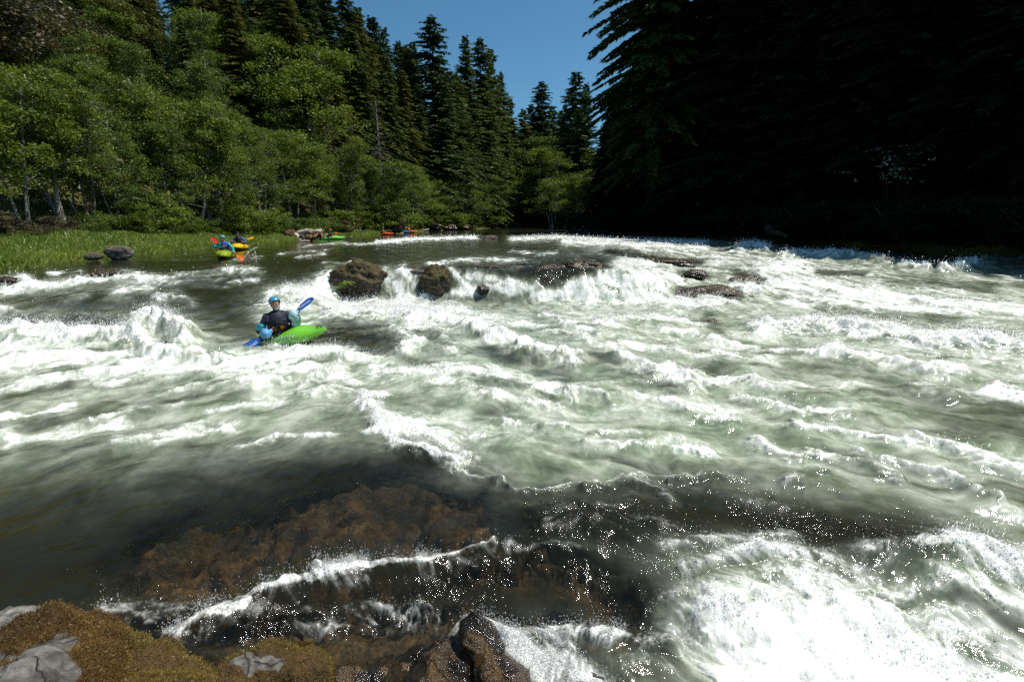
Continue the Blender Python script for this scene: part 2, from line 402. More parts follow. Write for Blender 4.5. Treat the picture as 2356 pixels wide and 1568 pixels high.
 (120, 1.15, .8, .05, .05, [(1810, 1465), (1980, 1465)]), (60, .9, .8, .07, .3, [(1720, 1385), (1850, 1365)]), (120, 1.05, 1, .05, .05, [(1800, 1560), (2100, 1570)]),
 (24, .62, .6, .05, .8, [(1640, 1290), (1760, 1268), (1900, 1278), (1980, 1310)]),
 (34, .85, .8, .08, .9, [(2040, 1262), (2120, 1245), (2200, 1262), (2290, 1290), (2380, 1300)]), (40, .9, .9, .08, .7, [(2150, 1330), (2230, 1380), (2356, 1400)]),
 (60, .8, .8, .05, .6, [(2080, 1480), (2250, 1520), (2400, 1560)]),
 # ledge apron: aerated body of the rapids
 (60, .50, .95, 0, .05, [(1500, 650), (1800, 660), (2150, 700), (2356, 720)]), (60, .42, .9, 0, .05, [(1350, 740), (1700, 790), (2050, 830), (2356, 840)]), (60, .36, .85, 0, .05, [(900, 860), (1200, 890), (1500, 930), (1800, 960)]), (50, .30, .8, 0, 0, [(1300, 990), (1650, 1010)]), (50, .42, .95, 0, 0, [(0, 800), (300, 830), (700, 850)]),
 (70, .0, .62, 0, 0, [(0, 900), (400, 900), (820, 900)]), (60, 0, .5, 0, 0, [(0, 985), (400, 960), (760, 950)]), (40, 0, .3, 0, 0, [(0, 1060), (400, 1015), (740, 1010)]),
 (80, .30, .8, 0, 0, [(1000, 880), (1300, 920), (1700, 960)]), (70, .3, .72, 0, 0, [(960, 960), (1200, 1000), (1500, 1030)]),
 (70, .28, .75, 0, 0, [(1100, 740), (1400, 770), (1700, 800)]), (60, .38, .85, 0, 0, [(1500, 690), (1800, 700), (2356, 740)]),
 (80, .32, .8, 0, 0, [(1700, 850), (2000, 900), (2356, 860)]), (90, .24, .65, 0, 0, [(1650, 990), (2000, 980), (2356, 1040)]),
 (70, .25, .5, 0, 0, [(1900, 1060), (2150, 1120), (2356, 1200)]), (50, .5, .8, 0, 0, [(1500, 590), (1800, 625), (2200, 670)]),
 (24, .55, .7, 0, 0, [(1400, 575), (1600, 580), (1760, 600), (1950, 630)]), (30, .4, .6, 0, 0, [(2000, 640), (2180, 650), (2356, 650)]),
 (40, .0, .45, 0, 0, [(1050, 1060), (1300, 1075), (1650, 1060)]), (30, .2, .35, 0, 0, [(1650, 1100), (1850, 1080), (2100, 1140)]),
 (30, .0, .62, 0, 0, [(1031, 700), (1120, 696), (1209, 700)]), (30, .45, .85, 0, 0, [(640, 730), (720, 725), (800, 712)]),
]
# patches of clear dark water cut out of the foam: (width, amount, points)
CUT = [
 (24, 1, [(1285, 632), (1330, 618), (1372, 606)]), (12, .8, [(1060, 616), (1130, 622), (1200, 634)]),
 (40, .7, [(470, 665), (530, 700), (560, 770)]), (15, .9, [(10, 738), (150, 742), (280, 748)]), (20, .5, [(80, 690), (220, 700)]),
 (20, 1, [(1210, 620), (1245, 636), (1268, 650)]), (18, 1, [(1250, 618), (1330, 608), (1372, 602)]), (14, 1, [(1290, 640), (1345, 622)]), (9, 1, [(965, 640), (972, 672)]), (22, .8, [(1010, 640), (1015, 672)]),
 (26, 1.0, [(758, 765), (820, 770), (880, 785)]), (18, .9, [(800, 795), (860, 800), (905, 790)]), (16, .55, [(950, 775), (1000, 782), (1030, 790)]),
 (16, .5, [(1050, 694), (1120, 690), (1200, 696)]), (14, .8, [(1123, 800), (1150, 815), (1178, 824)]), (14, .8, [(1226, 850), (1260, 858), (1294, 868)]),
 (14, .8, [(1370, 818), (1405, 832)]), (14, .6, [(2065, 648), (2160, 652), (2270, 664)]), (7, .8, [(1882, 626), (1988, 630)]),
 (8, .6, [(1880, 712), (2040, 726), (2190, 738)]), (9, .7, [(1758, 802), (1860, 808)]), (20, .5, [(1824, 836), (1930, 850), (2043, 872)]),
 (34, .5, [(2060, 900), (2200, 930), (2330, 955)]), (22, .6, [(2190, 980), (2356, 990)]), (10, 1.0, [(1400, 580), (1470, 588), (1551, 600), (1612, 604)]),
 (10, .9, [(1580, 632), (1620, 636)]), (14, .9, [(1700, 634), (1745, 650)]), (16, .9, [(1570, 668), (1640, 676), (1700, 684)]), (14, .7, [(1624, 735), (1648, 760)]),
 (30, .8, [(1850, 1195), (1950, 1215), (2050, 1240)]), (16, .5, [(2140, 1370), (2220, 1420), (2300, 1460)]), (30, .35, [(2250, 1480), (2350, 1500)]),
 (12, .5, [(95, 862), (160, 856)]), (12, .7, [(20, 928), (90, 905), (150, 890)]), (14, .5, [(330, 935), (450, 915), (560, 905)]), (14, .5, [(60, 985), (140, 965), (260, 940)]),
 (10, .5, [(700, 830), (770, 838)]), (12, .6, [(930, 832), (1000, 840)]), (12, .6, [(720, 880), (800, 885)]), (10, .6, [(1110, 905), (1200, 890)]),
 (14, .4, [(1080, 950), (1160, 940)]), (18, .4, [(900, 905), (1000, 930)]), (12, .5, [(1700, 930), (1790, 965)]), (12, .6, [(1590, 855), (1690, 850)]),
 (12, .5, [(1800, 1000), (1870, 1020)]), (12, .5, [(1480, 880), (1560, 900)]), (14, .4, [(1600, 1000), (1700, 1010)]),
]
SHELF = [(70, 1, [(1180, 1290), (1400, 1320), (1520, 1400)]), (46, .9, [(1150, 1190), (1300, 1230)]), (70, .85, [(300, 1345), (420, 1270), (560, 1180)]), (60, .9, [(600, 1150), (800, 1095), (980, 1075)]), (100, 1, [(1000, 1300), (1300, 1330), (1460, 1400)]), (110, 1, [(430, 1290), (640, 1210), (860, 1140), (1040, 1120)]), (90, 1, [(500, 1330), (800, 1230), (1080, 1190)]),
         (80, .9, [(480, 1500), (800, 1380), (1150, 1310), (1450, 1330)]), (90, 1, [(700, 1500), (1100, 1440), (1450, 1470)]),
         (50, .8, [(1180, 1240), (1450, 1250), (1560, 1300)]), (60, .35, [(1650, 1150), (1900, 1200)]), (26, .5, [(680, 640), (730, 640)]),
         (26, .7, [(950, 640), (1100, 640), (1330, 610)]), (50, .9, [(320, 1420), (420, 1440)])]

def capsules(u, v, items, out, ex=2.4):
    """out = max(out, val * falloff) for each polyline of items; in place"""
    for wpx, amp, pts in items:
        pad = wpx * (2.2 if ex > 2 else 3.0)
        for (a0, b0), (a1, b1) in zip(pts[:-1], pts[1:]):
            m = np.nonzero((u > min(a0, a1) - pad * 1.6) & (u < max(a0, a1) + pad * 1.6) & (v > min(b0, b1) - pad) & (v < max(b0, b1) + pad))[0]
            if not len(m): continue
            du, dv = a1 - a0, b1 - b0
            t = np.clip(((u[m] - a0) * du + (v[m] - b0) * dv) / (du * du + dv * dv), 0, 1)
            # strokes lie on the flat water, so they are thinner along the line of sight
            d = np.hypot((u[m] - a0 - t * du) * .6, v[m] - b0 - t * dv) / wpx
            f = amp * np.exp(-d ** ex)
            out[m] = np.maximum(out[m], f)

# ------------------------------------------------------------------ the water sheet: finer near the camera's bank, coarser far off
ang = np.concatenate([np.linspace(-100, -54, 60, endpoint=False), np.linspace(-54, 54, 1250), np.linspace(54, 100, 61)[1:]])
dep = np.concatenate([np.linspace(62, 12, 640, endpoint=False), np.linspace(12, 3.2, 420, endpoint=False), np.linspace(3.2, .42, 150)])
rad = 2.45 / np.tan(np.radians(dep))
AN, RA = np.meshgrid(np.radians(ang), rad)
X = (RA * np.sin(AN)).ravel().astype(np.float32); Y = (RA * np.cos(AN)).ravel().astype(np.float32)
NR, NA = len(rad), len(ang)
# meander the sampling a little in plan so foam edges are not tied to the control strokes
Z0 = zb(X, Y)
U, V, DEP = project(X, Y, Z0)
sc = np.clip(DEP / 6, .4, 6)
wu = fbm(X * .9, Y * .9, 71, 5, .6); wv = fbm(X * .9 + 9, Y * .9, 73, 5, .6)
px = FPX / DEP
Uw = U + px * wu * .20; Vw = V + px * wv * .075
W = np.zeros(len(X)); M = np.zeros(len(X)); H = np.zeros(len(X)); SPR = np.zeros(len(X)); S = np.zeros(len(X)); C = np.zeros(len(X))
def shifted(pts, h):
    o = []
    for (u, v) in pts:
        p = on_water(u, v); t = math.hypot(p[0], p[1]); o.append((u, v + .75 * h * FPX / t))
    return o
for wpx, fw, fm, h, sp, pts in ST:
    q = shifted(pts, h) if h else pts
    if min(p[1] for p in pts) > 1150 and max(p[0] for p in pts) < 1600: fm *= .12
    if fw: capsules(Uw, Vw, [(wpx * 1.15, fw, q)], W, 1.55)
    if fm: capsules(Uw, Vw, [(wpx * 1.7, fm, q)], M, 1.7)
    if h: capsules(Uw, Vw, [(wpx * 1.25, h, q)], H, 1.9)
    if sp: capsules(Uw, Vw, [(wpx, sp, q)], SPR)
capsules(Uw, Vw, CUT, C); capsules(U + px * wu * .5, V + px * wv * .22, SHELF, S, 1.7)
W *= 1 - .95 * C; M *= 1 - .93 * C; SPR *= 1 - .7 * C
NM = np.zeros(len(X))
capsules(Uw, Vw, [(90, .95, [(600, 1420), (900, 1340), (1250, 1330), (1450, 1380)]), (70, .95, [(480, 1270), (800, 1180), (1080, 1160)]), (60, .9, [(640, 1120), (960, 1075)])], NM)
capsules(Uw, Vw, [(74, .95, [(1220, 1195), (1500, 1185), (1800, 1200), (2060, 1250)]), (30, .8, [(1150, 1130), (1330, 1140), (1500, 1130)])], NM)
M *= 1 - NM; W *= 1 - .6 * NM * (W < .75)
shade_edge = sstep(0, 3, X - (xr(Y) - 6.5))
W *= 1 - .85 * shade_edge; M *= 1 - .85 * shade_edge; SPR *= 1 - .8 * shade_edge  # foam thinned along the right bank to paint its shaded water dark

# flow-aligned noise: streaks follow the current, which swings from down-valley to cross-picture
def streak(x, y, ang_, sx, sy, seed, oct=4):
    c, s_ = math.cos(ang_), math.sin(ang_)
    a = (c * x + s_ * y); b = (-s_ * x + c * y)
    return fbm(a * sx, b * sy, seed, oct, .55)
wfar = sstep(9, 16, Y); wleft = (1 - sstep(-3, .5, X)) * (1 - wfar); wright = 1 - wfar - wleft
def flow(sx, sy, seed, oct=4):
    return (wfar * streak(X, Y, R(-72), sx, sy, seed, oct) + wleft * streak(X, Y, R(28), sx, sy, seed + 1, oct)
            + wright * streak(X, Y, R(-18), sx, sy, seed + 2, oct))
dx_ = fbm(X * .8, Y * .8, 5, 3) * .35; dy_ = fbm(X * .8, Y * .8, 6, 3) * .35
xs, ys = X, Y
X, Y = X + dx_, Y + dy_
n_big = flow(.35, 1.6, 21, 5)            # long streaks
n_med = flow(1.2, 4.2, 31, 5)
near = np.clip(7 / RA.ravel(), 0, 1)
n_fine = fbm(X * 5.5, Y * 7, 41, 4, .6)
n_vfine = fbm(X * 17, Y * 20, 47, 3, .65) * near
lace = ridged(X * 2.6, Y * 3.4, 51, 3, .6)
X, Y = xs, ys
foam = W * 1.08 + np.clip(W * 2.2, 0, 1) * (.40 * n_big + .36 * n_med + .23 * n_fine + .27 * n_vfine + .20 * (lace - .7)) - .10
foam = np.clip(foam, 0, 1.25)
milk = np.clip(M * (1.22 + .38 * n_big + .40 * n_med + .28 * n_fine) + .10 * np.clip(M * 3, 0, 1) * n_med, 0, 1)
# thin drifting froth lines on otherwise clear water
clearw = (1 - np.clip(M * 2, 0, 1)) * sstep(6, 12, RA.ravel())
foam = np.maximum(foam, clearw * sstep(.62, .95, n_med * .55 + n_fine * .5 + .35 * n_big) * .75 * sstep(60, 25, RA.ravel()))
white = sstep(.2, .95, foam)
# heights
rough = np.clip(.35 * milk + .9 * white, 0, 1)
big = .075 * flow(.5, .9, 61, 3) * np.clip(M * 1.5 + .25, 0, 1)
chop = fbm(X * 2.2, Y * 2.2, 63, 3) * (.010 + .034 * rough)
jag = ridged(X * 4.2, Y * 4.6, 65, 4, .55) * (.0008 + .0095 * rough * np.clip(RA.ravel() / 5, .5, 1.6))
fine = fbm(X * 16, Y * 16, 67, 3, .6) * (.0010 + .0040 * white) * np.clip(10 / RA.ravel(), .2, 1)
tears = np.clip(fbm(X * 2.4, Y * 2.4, 69, 4, .5), -1, 1) * H * .6     # crests break up unevenly
calm = sstep(34, 16, RA.ravel()) * .5 + .5
HW = H * (1 + .35 * n_med) + tears
Zw = Z0 + HW + (big + chop) * calm + jag + fine
# glassy ripples running over the near shelf
rp = flow(1.6, 5.0, 75, 3) * .007 + flow(6, 16, 77, 2) * .0016
Zw += rp * near * (1 - white)
# depth to the bed
lump = np.clip(fbm(X * 1.7, Y * 1.7, 81, 4, .55), -1, 1)
depth_ = 1.5 * (1 - S) + S * (.12 + .09 * lump)
depth_ = np.where(Vw > 1420, np.minimum(depth_, .35 * (1 - S) + .06), depth_)
clear = np.exp(-1.5 * np.maximum(depth_, .02) * 1.7) * (1 - milk) ** 1.5
clear = np.where(RA.ravel() > 22, 0, clear)
GL = np.zeros(len(X))
capsules(Uw, Vw, [(34, .8, [(40, 1330), (200, 1320), (420, 1350)]), (26, .8, [(330, 1262), (480, 1290), (640, 1275)]), (16, .6, [(480, 1225), (560, 1210)]), (14, .7, [(1000, 1085), (1110, 1090)]),
    (60, 1, [(1280, 1180), (1420, 1210), (1560, 1290)]), (60, 1, [(1560, 1150), (1800, 1160), (2060, 1220)]), (60, .9, [(1000, 1340), (1250, 1320), (1420, 1390)]), (50, .8, [(520, 1440), (640, 1430)]),
    (24, .6, [(600, 1150), (700, 1120), (820, 1090)]), (44, .55, [(480, 1230), (800, 1140), (1050, 1130)]), (60, .5, [(100, 1010), (500, 1010)]), (40, .9, [(1280, 620), (1380, 610)])], GL)
GL *= np.clip(.45 + .9 * n_fine + .8 * n_med, 0, 1.2)
turb = np.clip(np.maximum(np.maximum(SPR * .9, GL), np.maximum(milk * .5, white * .7)), 0, 1)
Zw = Zw + GL * (.010 * fbm(X * 6, Y * 9, 91, 3) + .006 * fbm(X * 18, Y * 22, 93, 2))
idx = np.arange(NR * NA).reshape(NR, NA)
quads = np.stack([idx[:-1, :-1], idx[:-1, 1:], idx[1:, 1:], idx[1:, :-1]], -1).reshape(-1, 4)
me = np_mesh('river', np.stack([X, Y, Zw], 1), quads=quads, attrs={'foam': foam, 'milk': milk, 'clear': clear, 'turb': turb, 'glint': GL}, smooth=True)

t = NT('river_water')
P_ = t.pos()
fo, mi, cl = t.attr('foam'), t.attr('milk'), t.attr('clear')
nf = t.noise(26, 4, P_, .65); nf2 = t.noise(75, 3, P_, .65)
fe = t.math('ADD', fo, t.math('MULTIPLY', t.math('SUBTRACT', t.math('ADD', t.math('MULTIPLY', nf, .6), t.math('MULTIPLY', nf2, .4)), .5), .55))
fw_ = t.ramp(fe, .12, 1.12)
fw_ = t.math('MULTIPLY', fw_, t.ramp(fo, .02, .2))
milkc = t.mix(t.ramp(t.noise(2.2, 5, P_, .6), .35, .65), (.25, .31, .205), (.53, .58, .46))
body = t.mix(mi, (.015, .0145, .0065), milkc)
wc = t.mix(fw_, body, (.88, .885, .84))
hb = t.math('ADD', t.math('MULTIPLY', t.noise(14, 4, P_, .6), 1.0), t.math('MULTIPLY', t.noise(55, 3, P_, .6), .35))
bn = t.n('ShaderNodeBump', i={'Height': hb, 'Strength': t.math('ADD', .12, t.math('ADD', t.math('MULTIPLY', t.attr('turb'), .42), t.math('MULTIPLY', t.attr('glint'), 1.0))), 'Distance': .022})
nrm = bn.outputs['Normal']
dif = t.n('ShaderNodeBsdfDiffuse', i={'Color': wc, 'Normal': nrm}).outputs[0]
trn = t.n('ShaderNodeBsdfTransparent', i={'Color': (.93, .90, .80, 1)}).outputs[0]
clf = t.math('MULTIPLY', cl, t.math('SUBTRACT', 1.0, fw_))
bodysh = t.mixsh(clf, dif, trn)
rgh = t.math('ADD', .075, t.math('MULTIPLY', fw_, .25))
gl = t.n('ShaderNodeBsdfGlossy', i={'Color': (1, 1, 1, 1), 'Roughness': rgh, 'Normal': nrm}).outputs[0]
fr = t.n('ShaderNodeFresnel', i={'IOR': 1.33, 'Normal': nrm}).outputs[0]
mat_water = t.done(t.mixsh(t.math('MULTIPLY', fr, t.math('SUBTRACT', 1.0, t.math('MULTIPLY', fw_, .75))), bodysh, gl))
river = link('river', me, mat_water)
tag(river, 'foaming white and dark green river pouring over rock ledges', 'river', kind='structure')
WZ = Zw.reshape(NR, NA)
def water_z(x, y):
    r = math.hypot(x, y); a = math.degrees(math.atan2(x, y))
    i = min(max(int(np.searchsorted(rad, r)), 1), NR - 1); j = min(max(int(np.searchsorted(ang, a)), 1), NA - 1)
    return float(WZ[i, j])

# ------------------------------------------------------------------ river bed under the clear shallows
gx = np.linspace(-9, 9, 460); gy = np.concatenate([np.linspace(.2, 6.5, 340, endpoint=False), np.linspace(6.5, 20, 200)])
BX, BY = np.meshgrid(gx, gy); bx, by = BX.ravel(), BY.ravel()
bz0 = zb(bx, by); bu, bv, bd = project(bx, by, bz0)
bs = np.zeros(len(bx)); bwu = fbm(bx * .9, by * .9, 71, 5, .6); bwv = fbm(bx * .9 + 9, by * .9, 73, 5, .6); capsules(bu + FPX / bd * bwu * .5, bv + FPX / bd * bwv * .22, SHELF, bs, 1.7)
lump = np.clip(fbm(bx * 1.7, by * 1.7, 81, 4, .55), -1, 1)
dd = 1.5 * (1 - bs) + bs * (.12 + .09 * lump)
dd = np.where(bv > 1420, np.minimum(dd, .35 * (1 - bs) + .06), dd)
bz = bz0 - np.maximum(dd, .045) + .03 * ridged(bx * 3.1, by * 3.1, 83, 3) * bs + .01 * fbm(bx * 11, by * 11, 85, 3) - .03
bi = np.arange(len(bx)).reshape(len(gy), len(gx))
bq = np.stack([bi[:-1, :-1], bi[:-1, 1:], bi[1:, 1:], bi[1:, :-1]], -1).reshape(-1, 4)
t = NT('river_bed'); P_ = t.pos()
n1 = t.ramp(t.noise(2.6, 5, P_, .6), .35, .65); n2 = t.ramp(t.noise(9, 5, P_, .65), .4, .68); n3 = t.ramp(t.noise(34, 3, P_), .45, .7)
c = t.mix(n1, (.024, .016, .005), (.165, .092, .020)); c = t.mix(t.math('MULTIPLY', n2, .9), c, (.007, .006, .003)); c = t.mix(t.math('MULTIPLY', t.ramp(t.noise(4.3, 5, P_, .7), .48, .62), .7), c, (.012, .011, .005)); c = t.mix(t.math('MULTIPLY', n3, .30), c, (.30, .20, .085))
p = t.n('ShaderNodeBsdfPrincipled', i={'Base Color': c, 'Roughness': .6, 'Normal': t.bump(t.noise(22, 5, P_, .65), .9, .03)})
bed = link('riverbed', np_mesh('riverbed', np.stack([bx, by, bz], 1), quads=bq, smooth=True), t.done(p.outputs[0]))
tag(bed, 'brown rock river bed seen through shallow clear water', 'river bed', kind='structure')

# ------------------------------------------------------------------ spray: frozen droplets thrown off the breaking crests (nobody could count them)
pr = SPR * np.clip(.06 + white, 0, 1.1) * (.25 + np.clip(n_fine + .3, 0, 1)) * (np.abs(np.degrees(AN.ravel())) < 54)
pr = pr ** 1.3; pr /= pr.sum()
ND = 80000
pk = rng.choice(len(X), ND, p=pr)
r_ = RA.ravel()[pk]
lift = rng.exponential(1, ND) * np.clip(.008 + .010 * r_, .015, .13) * (.3 + SPR[pk])
ctr = np.stack([X[pk], Y[pk], Zw[pk]], 1) + rng.normal(size=(ND, 3)) * (.012 + .004 * r_)[:, None] * [1, 1, .4]
ctr[:, 2] = np.abs(ctr[:, 2] - Zw[pk]) + Zw[pk] + lift + .003
size = np.minimum(np.exp(rng.normal(size=ND) * .7), 2.4) * (.0004 + .00036 * r_) * np.clip(1.25 - lift * 3, .35, 1.3)
# the little arc of water flicked up by the second paddler's blade
arc = []
for P0, P1, P2, n_ in [((561, 595), (566, 586), (578, 575), 70), ((578, 575), (584, 571), (592, 569), 30), ((585, 575), (590, 585), (589, 597), 50), ((572, 589), (578, 586), (585, 585), 20)]:
    for f in rng.random(n_):
        u_ = (1 - f) ** 2 * P0[0] + 2 * f * (1 - f) * P1[0] + f * f * P2[0]; v_ = (1 - f) ** 2 * P0[1] + 2 * f * (1 - f) * P1[1] + f * f * P2[1]
        arc.append(at_t(u_ + rng.normal() * .5, v_ + rng.normal() * .5, 20.6 + rng.normal() * .04))
ctr = np.vstack([ctr, arc]); size = np.concatenate([size, rng.uniform(.008, .02, len(arc))]); ND = len(ctr)
octv = np.array([[1, 0, 0], [-1, 0, 0], [0, 1, 0], [0, -1, 0], [0, 0, 1], [0, 0, -1]], float)
octf = np.array([[0, 2, 4], [2, 1, 4], [1, 3, 4], [3, 0, 4], [2, 0, 5], [1, 2, 5], [3, 1, 5], [0, 3, 5]])
strv = 1 + np.abs(rng.normal(size=(ND, 1, 3))) * [.5, .4, .8]
sv = (ctr[:, None] + octv[None] * size[:, None, None] * strv).reshape(-1, 3)
sf = (octf[None] + np.arange(ND)[:, None, None] * 6).reshape(-1, 3)
t = NT('spray_water')
d_ = t.n('ShaderNodeBsdfDiffuse', i={'Color': (.88, .9, .9, 1)}).outputs[0]; tr_ = t.n('ShaderNodeBsdfTranslucent', i={'Color': (.88, .9, .9, 1)}).outputs[0]
g_ = t.n('ShaderNodeBsdfGlossy', i={'Color': (1, 1, 1, 1), 'Roughness': .12}).outputs[0]
mat_spray = t.done(t.mixsh(.58, t.mixsh(.12, t.mixsh(.6, d_, tr_), g_), t.n('ShaderNodeBsdfTransparent').outputs[0]))
spray = link('spray', np_mesh('spray', sv, tris=sf, smooth=True), mat_spray)
tag(spray, 'white droplets of spray flung up from the breaking foam crests', 'spray', kind='stuff')
# ------------------------------------------------------------------ land: banks and valley sides
def terrain(x, y):
    x = np.asarray(x, float); y = np.asarray(y, float)
    sl_ = xl(y) - x; sr_ = x - xr(y)
    kl = np.interp(y, [-60, 60, 85, 112, 150, 200, 400], [.85, .85, .62, .22, .12, .14, .25])
    bench = np.interp(y, [0, 20, 45, 60, 90, 400], [6, 7, 6, 5, 6, 8])
    n = fbm(x * .06, y * .06, 201, 4)
    def side(s, k, b, top):
        h = np.interp(s, [-3, -1.2, -.2, .3], [-3.2, -2.2, -.5, .26])
        h = h + np.clip((s - .3) / 4, 0, 1) * np.interp(y, [0, 24, 38, 400], [1.05, 1.0, .45, .45]) + np.clip(s - 4, 0, b) * .06
        q = np.clip(s - b, 0, None) * k
        return h + top * (1 - np.exp(-q / top)) * (1 + .22 * n * np.clip(q / 6, 0, 1)) 
    L = side(sl_, kl, bench, 120); Rr = side(sr_, .45, 4, 26)
    z = np.maximum(np.maximum(L, Rr), -3.2)
    z = z + .18 * fbm(x * .35, y * .35, 203, 3) * np.clip(np.maximum(sl_, sr_), 0, 1)
    z = np.where(y < -2, np.maximum(z, np.minimum(.3, -3 - (y + 2) * 1.5)), z)
    return z
def tz(x, y): return float(terrain(np.array([x]), np.array([y]))[0])

tx = np.concatenate([np.linspace(-420, -110, 40, endpoint=False), np.linspace(-110, -34, 80, endpoint=False), np.linspace(-34, -10, 90, endpoint=False),
                     np.linspace(-10, 16, 30, endpoint=False), np.linspace(16, 60, 90, endpoint=False), np.linspace(60, 420, 60)])
ty = np.concatenate([np.linspace(-60, 0, 30, endpoint=False), np.linspace(0, 70, 180, endpoint=False), np.linspace(70, 200, 120, endpoint=False), np.linspace(200, 700, 60)])
TX, TY = np.meshgrid(tx, ty); TZ = terrain(TX.ravel(), TY.ravel())
ti = np.arange(TX.size).reshape(TX.shape)
tq = np.stack([ti[:-1, :-1], ti[:-1, 1:], ti[1:, 1:], ti[1:, :-1]], -1).reshape(-1, 4)
t = NT('hill_soil'); P_ = t.pos()
n1 = t.ramp(t.noise(.16, 5, P_, .6), .40, .62); n2 = t.ramp(t.noise(.9, 5, P_, .65), .38, .64); n3 = t.ramp(t.noise(5, 4, P_, .6), .4, .65)
c = t.mix(n1, (.080, .110, .020), (.20, .155, .045)); c = t.mix(t.math('MULTIPLY', n2, .6), c, (.035, .05, .012)); c = t.mix(t.math('MULTIPLY', n3, .45), c, (.12, .095, .03))
p = t.n('ShaderNodeBsdfPrincipled', i={'Base Color': c, 'Roughness': .9, 'Specular IOR Level': .2, 'Normal': t.bump(t.noise(3.5, 5, P_, .7), 1, .25)})
land = link('terrain', np_mesh('terrain', np.stack([TX.ravel(), TY.ravel(), TZ], 1), quads=tq, smooth=True), t.done(p.outputs[0]))
tag(land, 'grassy river banks rising into a steep brown and green valley side', 'terrain', kind='structure')

# ------------------------------------------------------------------ foliage materials
M_alder = leaf('alder_leaf', (.050, .092, .009), (.215, .280, .026), None, .42)
M_alder2 = leaf('alder_leaf_deep', (.034, .074, .010), (.150, .225, .028), None, .38)
M_bright = leaf('spring_leaf', (.065, .125, .012), (.22, .31, .030), None, .45)
M_fir = leaf('fir_needles', (.021, .044, .014), (.082, .132, .038), None, .15, .012)
M_firlit = leaf('sunlit_fir_needles', (.036, .062, .012), (.125, .160, .032), None, .2, .012)  # lighter olive copy of the fir needles, sunlight painted into the colour
M_olive = leaf('cedar_fronds', (.052, .064, .012), (.165, .170, .030), None, .25, .012)
M_dark = leaf('shaded_fir_needles', (.005, .010, .005), (.016, .026, .011), None, .08, .008)  # nearly black copy of the needles, the right bank's shade put into the colour
M_greyt = leaf('dead_twigs', (.07, .065, .055), (.20, .185, .16), None, .05, .03)
M_brown = leaf('bare_brush', (.045, .045, .018), (.13, .11, .05), None, .2, .03)
M_flower = leaf('pale_blossom', (.22, .26, .20), (.6, .66, .6), None, .3)
M_bark = plain('bark', (.085, .075, .062), .9, .2, .4, 4, .02)
M_barkpale = plain('alder_bark', (.20, .19, .17), .9, .2, .55, 2.2, .02)
M_barkdark = plain('fir_bark', (.045, .036, .028), .95, .15, .35, 3, .02)

# ------------------------------------------------------------------ tree kinds (unit: metres, base at origin)
def limb(mb, p0, d, L, r, bend=.25, n=6, k=5, grav=0.0):
    pts = [np.asarray(p0, float)]; d = np.asarray(d, float); d = d / np.linalg.norm(d)
    for i in range(n):
        d = d + rng.normal(size=3) * bend / n + np.array([0, 0, -grav / n]); d /= np.linalg.norm(d)
        pts.append(pts[-1] + d * L / n)
    mb.tube(pts, np.linspace(r, r * .25, n + 1), k); return np.array(pts)

def broadleaf(name, H, stems, spread, crown_lo, nclump, nleaf, lsize, lean=.18, cl=.75):
    """several leaning stems, limbs, and loose clumps of leaves round the limb ends"""
    tb, cb = MB(), MB(); tips = []
    for s in range(stems):
        a = rng.random() * 6.28; hh = H * rng.uniform(.82, 1.0)
        st = limb(tb, (rng.normal() * .15 * stems ** .5, rng.normal() * .15 * stems ** .5, -.3), (math.cos(a) * lean, math.sin(a) * lean, 1), hh * .92, .014 * H * rng.uniform(.55, .85), .35, 9, 7)
        for b in range(int(12 + H)):
            f = rng.uniform(crown_lo, .97); i = min(int(f * 9), 8); p = st[i] + (st[i + 1] - st[i]) * (f * 9 - i)
            aa = rng.random() * 6.28; L = spread * rng.uniform(.45, 1.0) * (1.05 - .75 * max(0, (f - crown_lo) / (1 - crown_lo)) ** 1.6)
            br = limb(tb, p, (math.cos(aa), math.sin(aa), rng.uniform(.1, .7)), L, .0035 * H, .7, 5, 4, .15)
            tips += [br[-1], br[-2], br[3]]
            for q in (2, 3, 4):
                tw = limb(tb, br[q], (*rng.normal(size=2), rng.uniform(-.1, .6)), L * .4, .0016 * H, .8, 3, 3); tips.append(tw[-1])
    tips = np.array(tips); tips = tips[tips[:, 2] > H * crown_lo * .7]
    sel = tips[rng.integers(0, len(tips), nclump)] + rng.normal(size=(nclump, 3)) * .15
    for c in sel:
        rr = cl * rng.uniform(.5, 1.25); n = int(nleaf * rng.uniform(.5, 1.3))
        d = rng.normal(size=(n, 3)); d /= np.linalg.norm(d, axis=1)[:, None]
        pts = c + d * rr * np.array([1, 1, .5]) * (rng.random((n, 1)) ** .45)
        nr = rng.normal(size=(n, 3)) + [0, 0, .9]
        tone = np.clip(rng.normal() * .2 + .5 + rng.normal(size=n) * .2, 0, 1)
        cb.quads_rand(pts, nr, lsize * rng.uniform(.6, 1.3, n), .68, tone)
    return cb.mesh(name + '_crown'), tb.mesh(name + '_trunk', True)

